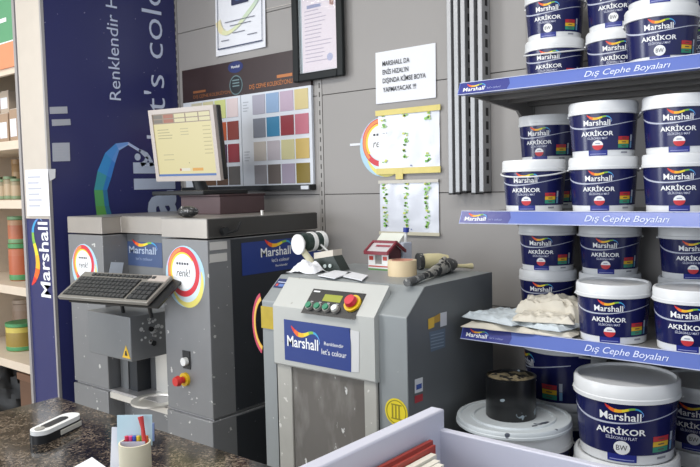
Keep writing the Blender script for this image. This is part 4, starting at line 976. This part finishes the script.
put(mR, -.765, -.375, zm, 12, B + 'in the middle of the middle shelf, lower of its stack', G)
put(mR, -.765, -.375, zm + ST, 9, B + 'in the middle of the middle shelf, stacked on another', G)
put(mR, -.558, -.375, zm, 13, B + 'at the right end of the middle shelf, lower of its stack', G)
put(mR, -.558, -.375, zm + ST, 12, B + 'at the right end of the middle shelf, stacked on another', G)
put(mR, -1.045, -.125, zm, 14, B + 'behind the front left middle-shelf bucket, only a sliver seen', G)
put(mR, -1.045, -.125, zm + ST, 4, B + 'on the middle shelf, rear left, rising over the front left bucket', G)
put(mR, -.727, -.40, zl, 12, B + 'in front on the lower shelf, right beside the crumpled bags', G, 1.06)
put(mR, -.515, -.40, zl, 4, B + 'in front on the lower shelf at the right picture edge', G, 1.06)
put(mR, -1.047, -.125, zl, 9, B + 'rear left of the lower shelf, lower one, above the bags', G)
put(mR, -1.047, -.125, zl + ST, 8, B + 'rear left of the lower shelf, upper of its stack', G)
put(mR, -.836, -.125, zl, 9, B + 'behind the front lower-shelf bucket, only its lid and edge seen', G)
put(mR, -.836, -.125, zl + ST, 10, B + 'rear middle of the lower shelf, upper of its stack', G)
put(mR, -.588, -.125, zl, 10, B + 'rear right of the lower shelf, lower of its stack', G)
put(mR, -.588, -.125, zl + ST, 14, B + 'rear right of the lower shelf, upper of its stack', G)
G2 = 'large paint buckets on the bottom deck'; HB = .2155
B2 = 'large navy-labelled paint bucket '
put(mB, -.690, -.40, DK, 12, B2 + 'under the BW bucket, only its lid rim seen', G2)
put(mB, -.690, -.40, DK + HB, 12, B2 + 'with white BW badge, nearest on the bottom deck', G2)
put(mB, -.975, -.150, DK, -48, B2 + 'at the rear left of the bottom deck, lower of its stack', G2, .97).scale.z = 1.11
put(mB, -.975, -.150, DK + HB * 1.11, -50, B2 + 'at the rear left of the bottom deck, behind the black can', G2, .97).scale.z = 1.11
put(mB, -.555, -.142, DK, 2, B2 + 'behind the BW bucket at right, lower of its stack', G2, .88)
put(mB, -.555, -.142, DK + HB * .88, 2, B2 + 'behind the BW bucket at right, upper of its stack', G2, .88)
put(mB, -.37, -.36, DK, 10, B2 + 'at the right picture edge on the bottom deck, lower', G2, .9)
put(mB, -.37, -.36, DK + HB * .9, 10, B2 + 'at the right picture edge on the bottom deck, upper', G2, .9)
put(mB, -.985, -.445, DK, 24, B2 + 'under the big white lid disc', G2, 1.02).scale.z = 1.155
# big lid disc and black can on it
zd = DK + .219 * 1.155 + .0005
t = thing('lid_disc', (-1.0, -.478, zd), 'big paint-stained white lid disc lying on a bucket', 'lid')
M = Matrix.Translation((-1.0, -.478, zd)); r = .170
MB().lathe([(r * .9, 0), (r * .985, .002), (r, .010), (r, .022), (r * .985, .026), (r * .93, .026), (r * .92, .022), (r * .74, .021), (r * .73, .026), (r * .69, .026), (r * .68, .020), (0, .020)], 'lid_disc', 56, M).build('disc', t)
MB().lathe([(r * 1.001, .004), (r * 1.012, .006), (r * 1.012, .012), (r * 1.001, .014)], 'lid_disc', 56, M).build('snap_rim', t)
q = onZ(511, 415, zd + .02)
cxx, cyy = float(q[0]), float(q[1]) + .0
t = thing('black_can', (cxx, cyy, zd + .02), 'black paint-smeared can with crusted top standing on the white lid disc', 'can')
M = Matrix.Translation((cxx, cyy, zd + .0202)); r = .075; h = .124
MB().lathe([(r * .97, 0), (r, .003), (r, h * .965), (r * 1.02, h * .97), (r * 1.02, h), (r * .95, h), (r * .94, h - .012)], 'can_black', 36, M).build('body', t)
b = MB(); n = 20; vs = []; fs = []
for i in range(n + 1):
    for k in range(36):
        a = 2 * PI * k / 36; rr_ = r * .945 * i / n; vs.append((cxx + rr_ * math.cos(a), cyy + rr_ * math.sin(a), zd + .02 + h - .008 + .009 * noise.noise((rr_ * math.cos(a) * 55, rr_ * math.sin(a) * 55, 4))))
for i in range(n):
    for k in range(36): fs.append((i * 36 + k, (i + 1) * 36 + k, (i + 1) * 36 + (k + 1) % 36, i * 36 + (k + 1) % 36))
b.add(vs, fs, 'crust', True).build('crust', t)
# crumpled bags on the lower shelf
def bag(name, cx_, cy_, sx, sy, rot, z0, hgt, amp, freq, ang, seed, m, label, arch=0.0):
    """a crumpled sheet with folds: warped ridges running in one direction over an irregular outline"""
    t = thing(name, (cx_, cy_, z0), label, 'bag', 'crumpled bags on the lower shelf'); b = MB(); n = 56; vs = []; fs = []
    cr, sr = math.cos(rot), math.sin(rot); ca, sa = math.cos(ang), math.sin(ang)
    for i in range(n + 1):
        for j in range(n + 1):
            u, v = i / n * 2 - 1, j / n * 2 - 1
            e = min(1.0, (1 - abs(u)) * 5 + .1, (1 - abs(v)) * 5 + .1)
            wv = noise.noise((u * 1.3, v * 1.3, seed)); w2_ = noise.noise((u * 3.1, v * 3.1, seed + 5))
            ph = (u * ca + v * sa) * freq + 1.6 * wv; rg = 1 - abs(2 * (ph - math.floor(ph)) - 1)
            ph2 = (u * sa - v * ca) * freq * .7 + 1.4 * w2_; rg2 = 1 - abs(2 * (ph2 - math.floor(ph2)) - 1)
            z = z0 + .0015 + e * (hgt * (1 + arch * math.cos(u * 1.35) * math.cos(v * 1.0)) + amp * (rg * .65 + rg2 * .35 - .4) + amp * .5 * w2_)
            k = 1 + .13 * noise.noise((math.atan2(v, u) * 1.7, seed, 2)) * max(abs(u), abs(v))
            x_, y_ = u * sx / 2 * k, v * sy / 2 * k
            vs.append((cx_ + x_ * cr - y_ * sr, cy_ + x_ * sr + y_ * cr, max(z0 + .0012, z)))
    for i in range(n):
        for j in range(n): fs.append((i * (n + 1) + j, (i + 1) * (n + 1) + j, (i + 1) * (n + 1) + j + 1, i * (n + 1) + j + 1))
    b.add(vs, fs, m, True)
    edge = [i * (n + 1) for i in range(n + 1)] + [n * (n + 1) + j for j in range(1, n + 1)] + [i * (n + 1) + n for i in range(n - 1, -1, -1)] + [j for j in range(n - 1, 0, -1)]
    k = len(edge); allv = [vs[e_] for e_ in edge] + [(vs[e_][0], vs[e_][1], z0 + .0005) for e_ in edge]
    b.add(allv, [(i, (i + 1) % k, k + (i + 1) % k, k + i) for i in range(k)] + [list(range(k, 2 * k))[::-1]], m)
    o = b.build('crumpled_film', t); return t
zb0 = zl + .006
bag('paper_bag', -1.055, -.395, .235, .22, .10, zb0, .012, .007, 1.2, .9, 2.1, 'bag_cream', 'flattened cream bag lowest at the left end of the lower shelf')
bag('plastic_bag', -1.065, -.395, .20, .19, -.22, zb0 + .021, .012, .012, 1.5, .5, 6.4, 'bag_blue', 'pale blue crumpled bag lying on the flattened cream bag')
bag('plastic_bag', -.935, -.315, .23, .14, -.1, zb0, .050, .020, 1.1, .35, 17.2, 'bag_cream', 'tallest crumpled cream bag in front of the rear left buckets', .7)
bag('paper_bag', -.905, -.430, .17, .125, .10, zb0, .009, .006, 1.4, 1.3, 11.7, 'bag_cream', 'flat cream bag lowest in the front pile beside the bucket', .2)
bag('paper_bag', -.912, -.425, .165, .125, -.16, zb0 + .016, .009, .007, 1.5, .8, 14.2, 'bag_blue', 'pale bag in the middle of the front pile beside the bucket', .3)
bag('plastic_bag', -.925, -.418, .175, .115, .26, zb0 + .032, .011, .012, 1.3, 2.2, 23.5, 'bag_cream', 'uppermost cream bag of the front pile beside the bucket', .5)

# ================================================================== counter in the foreground
KZc = .85
ct_ = thing('counter', (-.4, -1.9, 0), 'dark polished granite counter in the foreground', 'counter')
MB().box(-1.911, 1.3, -2.25, -1.432, KZc - .035, KZc, 'granite').build('granite_top', ct_, bevel=.003)
MB().box(-1.87, 1.3, -2.2, -1.47, 0, KZc - .035, C('#4a4038', .5)).build('counter_body', ct_)
# handheld colour reader
A = Vector(onZ(36, 444, KZc)); Bv = Vector(onZ(75, 425, KZc)); mid = (A + Bv) / 2; ang = math.atan2((Bv - A).y, (Bv - A).x); Ld = (Bv - A).length
dv = thing('handheld_reader', (mid.x, mid.y, KZc), 'black and white handheld colour reader lying on the granite counter', 'handheld device', rot=(0, 0, ang), world=False)
def pill(l, w, z0, z1, m, taper=0, n=10, cx=0, cy=0):
    pr = []
    for i in range(n + 1): a = -PI / 2 + PI * i / n; pr.append((cx + l / 2 - w / 2 + w / 2 * math.cos(a), cy + w / 2 * math.sin(a)))
    for i in range(n + 1): a = PI / 2 + PI * i / n; pr.append((cx - l / 2 + w / 2 + w / 2 * math.cos(a), cy + (w / 2 - taper) * math.sin(a)))
    return MB().prism(pr, z0, z1, m, 'z')
Ld = max(Ld, .16)
Ld *= .93
pill(Ld, .050, .0, .020, 'black_plastic').build('body', dv, bevel=.004); pill(Ld - .004, .048, .020, .030, 'white_plastic').build('top_shell', dv, bevel=.005)
pill(Ld * .55, .024, .030, .0312, 'black_plastic', cx=-Ld * .02).build('display_window', dv)
pill(Ld * .16, .02, .030, .0325, 'grey_plastic', cx=-Ld * .36).build('trigger_button', dv)
MB().box(-Ld * .1, Ld * .40, -.0265, -.0245, .004, .016, C('#b9b8b0')).build('grip_inlay', dv, bevel=.003)
# pencil cup with cards
q = onZ(136, 474, KZc); hx, hy = float(q[0]), float(q[1])
cu = thing('card_cup', (hx, hy, KZc), 'cream roll cup holding cards and a red pencil on the counter', 'cup')
M = Matrix.Translation((hx, hy, KZc)); r = .0315
MB().lathe([(r * .98, 0), (r, .003), (r, .066), (r * .9, .066), (r * .88, .05), (0, .048)], mat('cup_cream', '#ddd6bc', .5), 32, M).build('cup', cu)
FW = Vector((.62, -.78, 0)); RT = Vector((.78, .62, 0))
def card(name, c, w_, h_, tilt, m, th=.002):
    c = Vector(c); up = (Vector((0, 0, 1)) + FW * -tilt).normalized(); P = [c - RT * w_ / 2, c + RT * w_ / 2, c + RT * w_ / 2 + up * h_, c - RT * w_ / 2 + up * h_]; nn = RT.cross(up) * th
    return MB().add(P + [v_ - nn for v_ in P], [(0, 1, 2, 3), (7, 6, 5, 4)] + [(i, (i + 1) % 4 + 0, 4 + (i + 1) % 4, 4 + i)[::-1] for i in range(4)], m).build(name, cu)
base = Vector((hx, hy, KZc))
card('large_card', base - FW * .018 - RT * .006 + Vector((0, 0, .052)), .072, .062, .1, C('#bcd8e4')); card('side_card', base - FW * .012 - RT * .036 + Vector((0, 0, .004)), .042, .085, .25, C('#d9dbe4'))
card('name_card', base + FW * .006 - RT * .004 + Vector((0, 0, .05)), .05, .018, .3, C('#a3a0b0'), .004)
for k, hx_ in enumerate(('#c8304a', '#d24a8a', '#3a58b8', '#e0c23a', '#5aa03c', '#d06a2a')):
    c_ = base - FW * .012 + RT * (-.020 + .008 * k) + Vector((0, 0, .052)); b = MB(); b.cyl(c_, c_ + Vector((0, 0, .022)), .0042, C(hx_), 8); b.build('coloured_clip', cu)
b = MB(); c_ = base - FW * .006 + RT * .018 + Vector((0, 0, .062)); b.tube([c_, c_ + Vector((-.004, 0, .03)), c_ + Vector((-.010, .0, .052))], [.005, .004, .006], C('#c23a3a'), 8); b.build('red_pencil', cu)
card('blue_block', base - FW * .02 + RT * .02 + Vector((0, 0, .06)), .026, .036, .1, C('#7d93c4'), .006)
P = [Vector(onZ(x_, y_, KZc + .0005)) for x_, y_ in ((70, 470), (92, 458), (106, 468), (86, 482))]; b = MB(); B_ = [v + Vector((0, 0, .002)) for v in P]
b.add(P + B_, [(3, 2, 1, 0), (4, 5, 6, 7)] + [(i, (i + 1) % 4, 4 + (i + 1) % 4, 4 + i) for i in range(4)], 'paper'); tag(b.build('paper_note', org=sum(P, Vector()) / 4), 'small white paper on the counter at the bottom picture edge', 'paper')
# white file box
YB = -1.52
a = onY(440, 430, YB); xb = float(a[0]); zb_ = float(a[2]); z1_ = float(onY(440, 411, YB)[2])
fb = thing('file_box', (xb + .3, YB - .25, KZc), 'white open file box with papers at the bottom of the picture', 'box')
MB().box(xb - .004, xb + .75, YB, YB + .014, KZc, zb_, 'box_white').build('rear_wall', fb, bevel=.002)
MB().box(xb - .024, xb + .0, YB - .62, YB + .014, KZc, z1_, 'box_white').build('side_wall', fb, bevel=.003)
MB().box(xb, xb + .75, YB - .62, YB, KZc, KZc + .012, 'box_white').build('floor_board', fb)
fo = thing('folder', (xb + .03, YB - .25, KZc + .012), 'red-brown folder standing against the left wall of the white file box', 'folder')
zf = zb_ - .004
MB().box(xb + .004, xb + .010, YB - .54, YB - .035, KZc + .012, zf, 'folder_red').build('cover', fo)
MB().box(xb + .0135, xb + .0175, YB - .53, YB - .04, KZc + .012, zf - .004, 'folder_red').build('cover', fo)
MB().box(xb + .0105, xb + .013, YB - .53, YB - .045, KZc + .012, zf - .006, 'paper').build('sheets', fo)
for k in range(7):
    x_ = xb + .019 + k * .0125; t = MB().box(x_, x_ + .010, YB - .52, YB - .055 - .010 * k, KZc + .0122, zf - .011 - .0015 * k - .002 * (k % 2), mat('file_paper', '#e4dfd2', .6, var=.04)).build('paper_stack', org=(x_, YB - .3, KZc + .012))
    tag(t, ['first', 'second', 'third', 'fourth', 'fifth', 'sixth', 'seventh'][k] + ' upright cream paper bundle counted from the red folder', 'paper', 'paper bundles in the file box')
b = MB(); xx = xb + .16; b.tube([(xx, YB - .10, KZc + .0125 + .018), (xx + .03, YB - .12, zf - .06), (xx + .05, YB - .13, zf - .045)], [.018, .016, .012], 'black_plastic', 10); t = thing('black_marker', (xx, YB - .1, KZc + .012), 'black marker leaning beside the papers in the white file box', 'marker'); b.build('barrel', t)
b = MB(); b.tube([(xx + .05, YB - .13, zf - .045), (xx + .065, YB - .135, zf - .038)], [.013, .012], C('#2c3038'), 10); b.build('cap', t)

for o in S.objects:
    if '_org' in o: del o['_org']
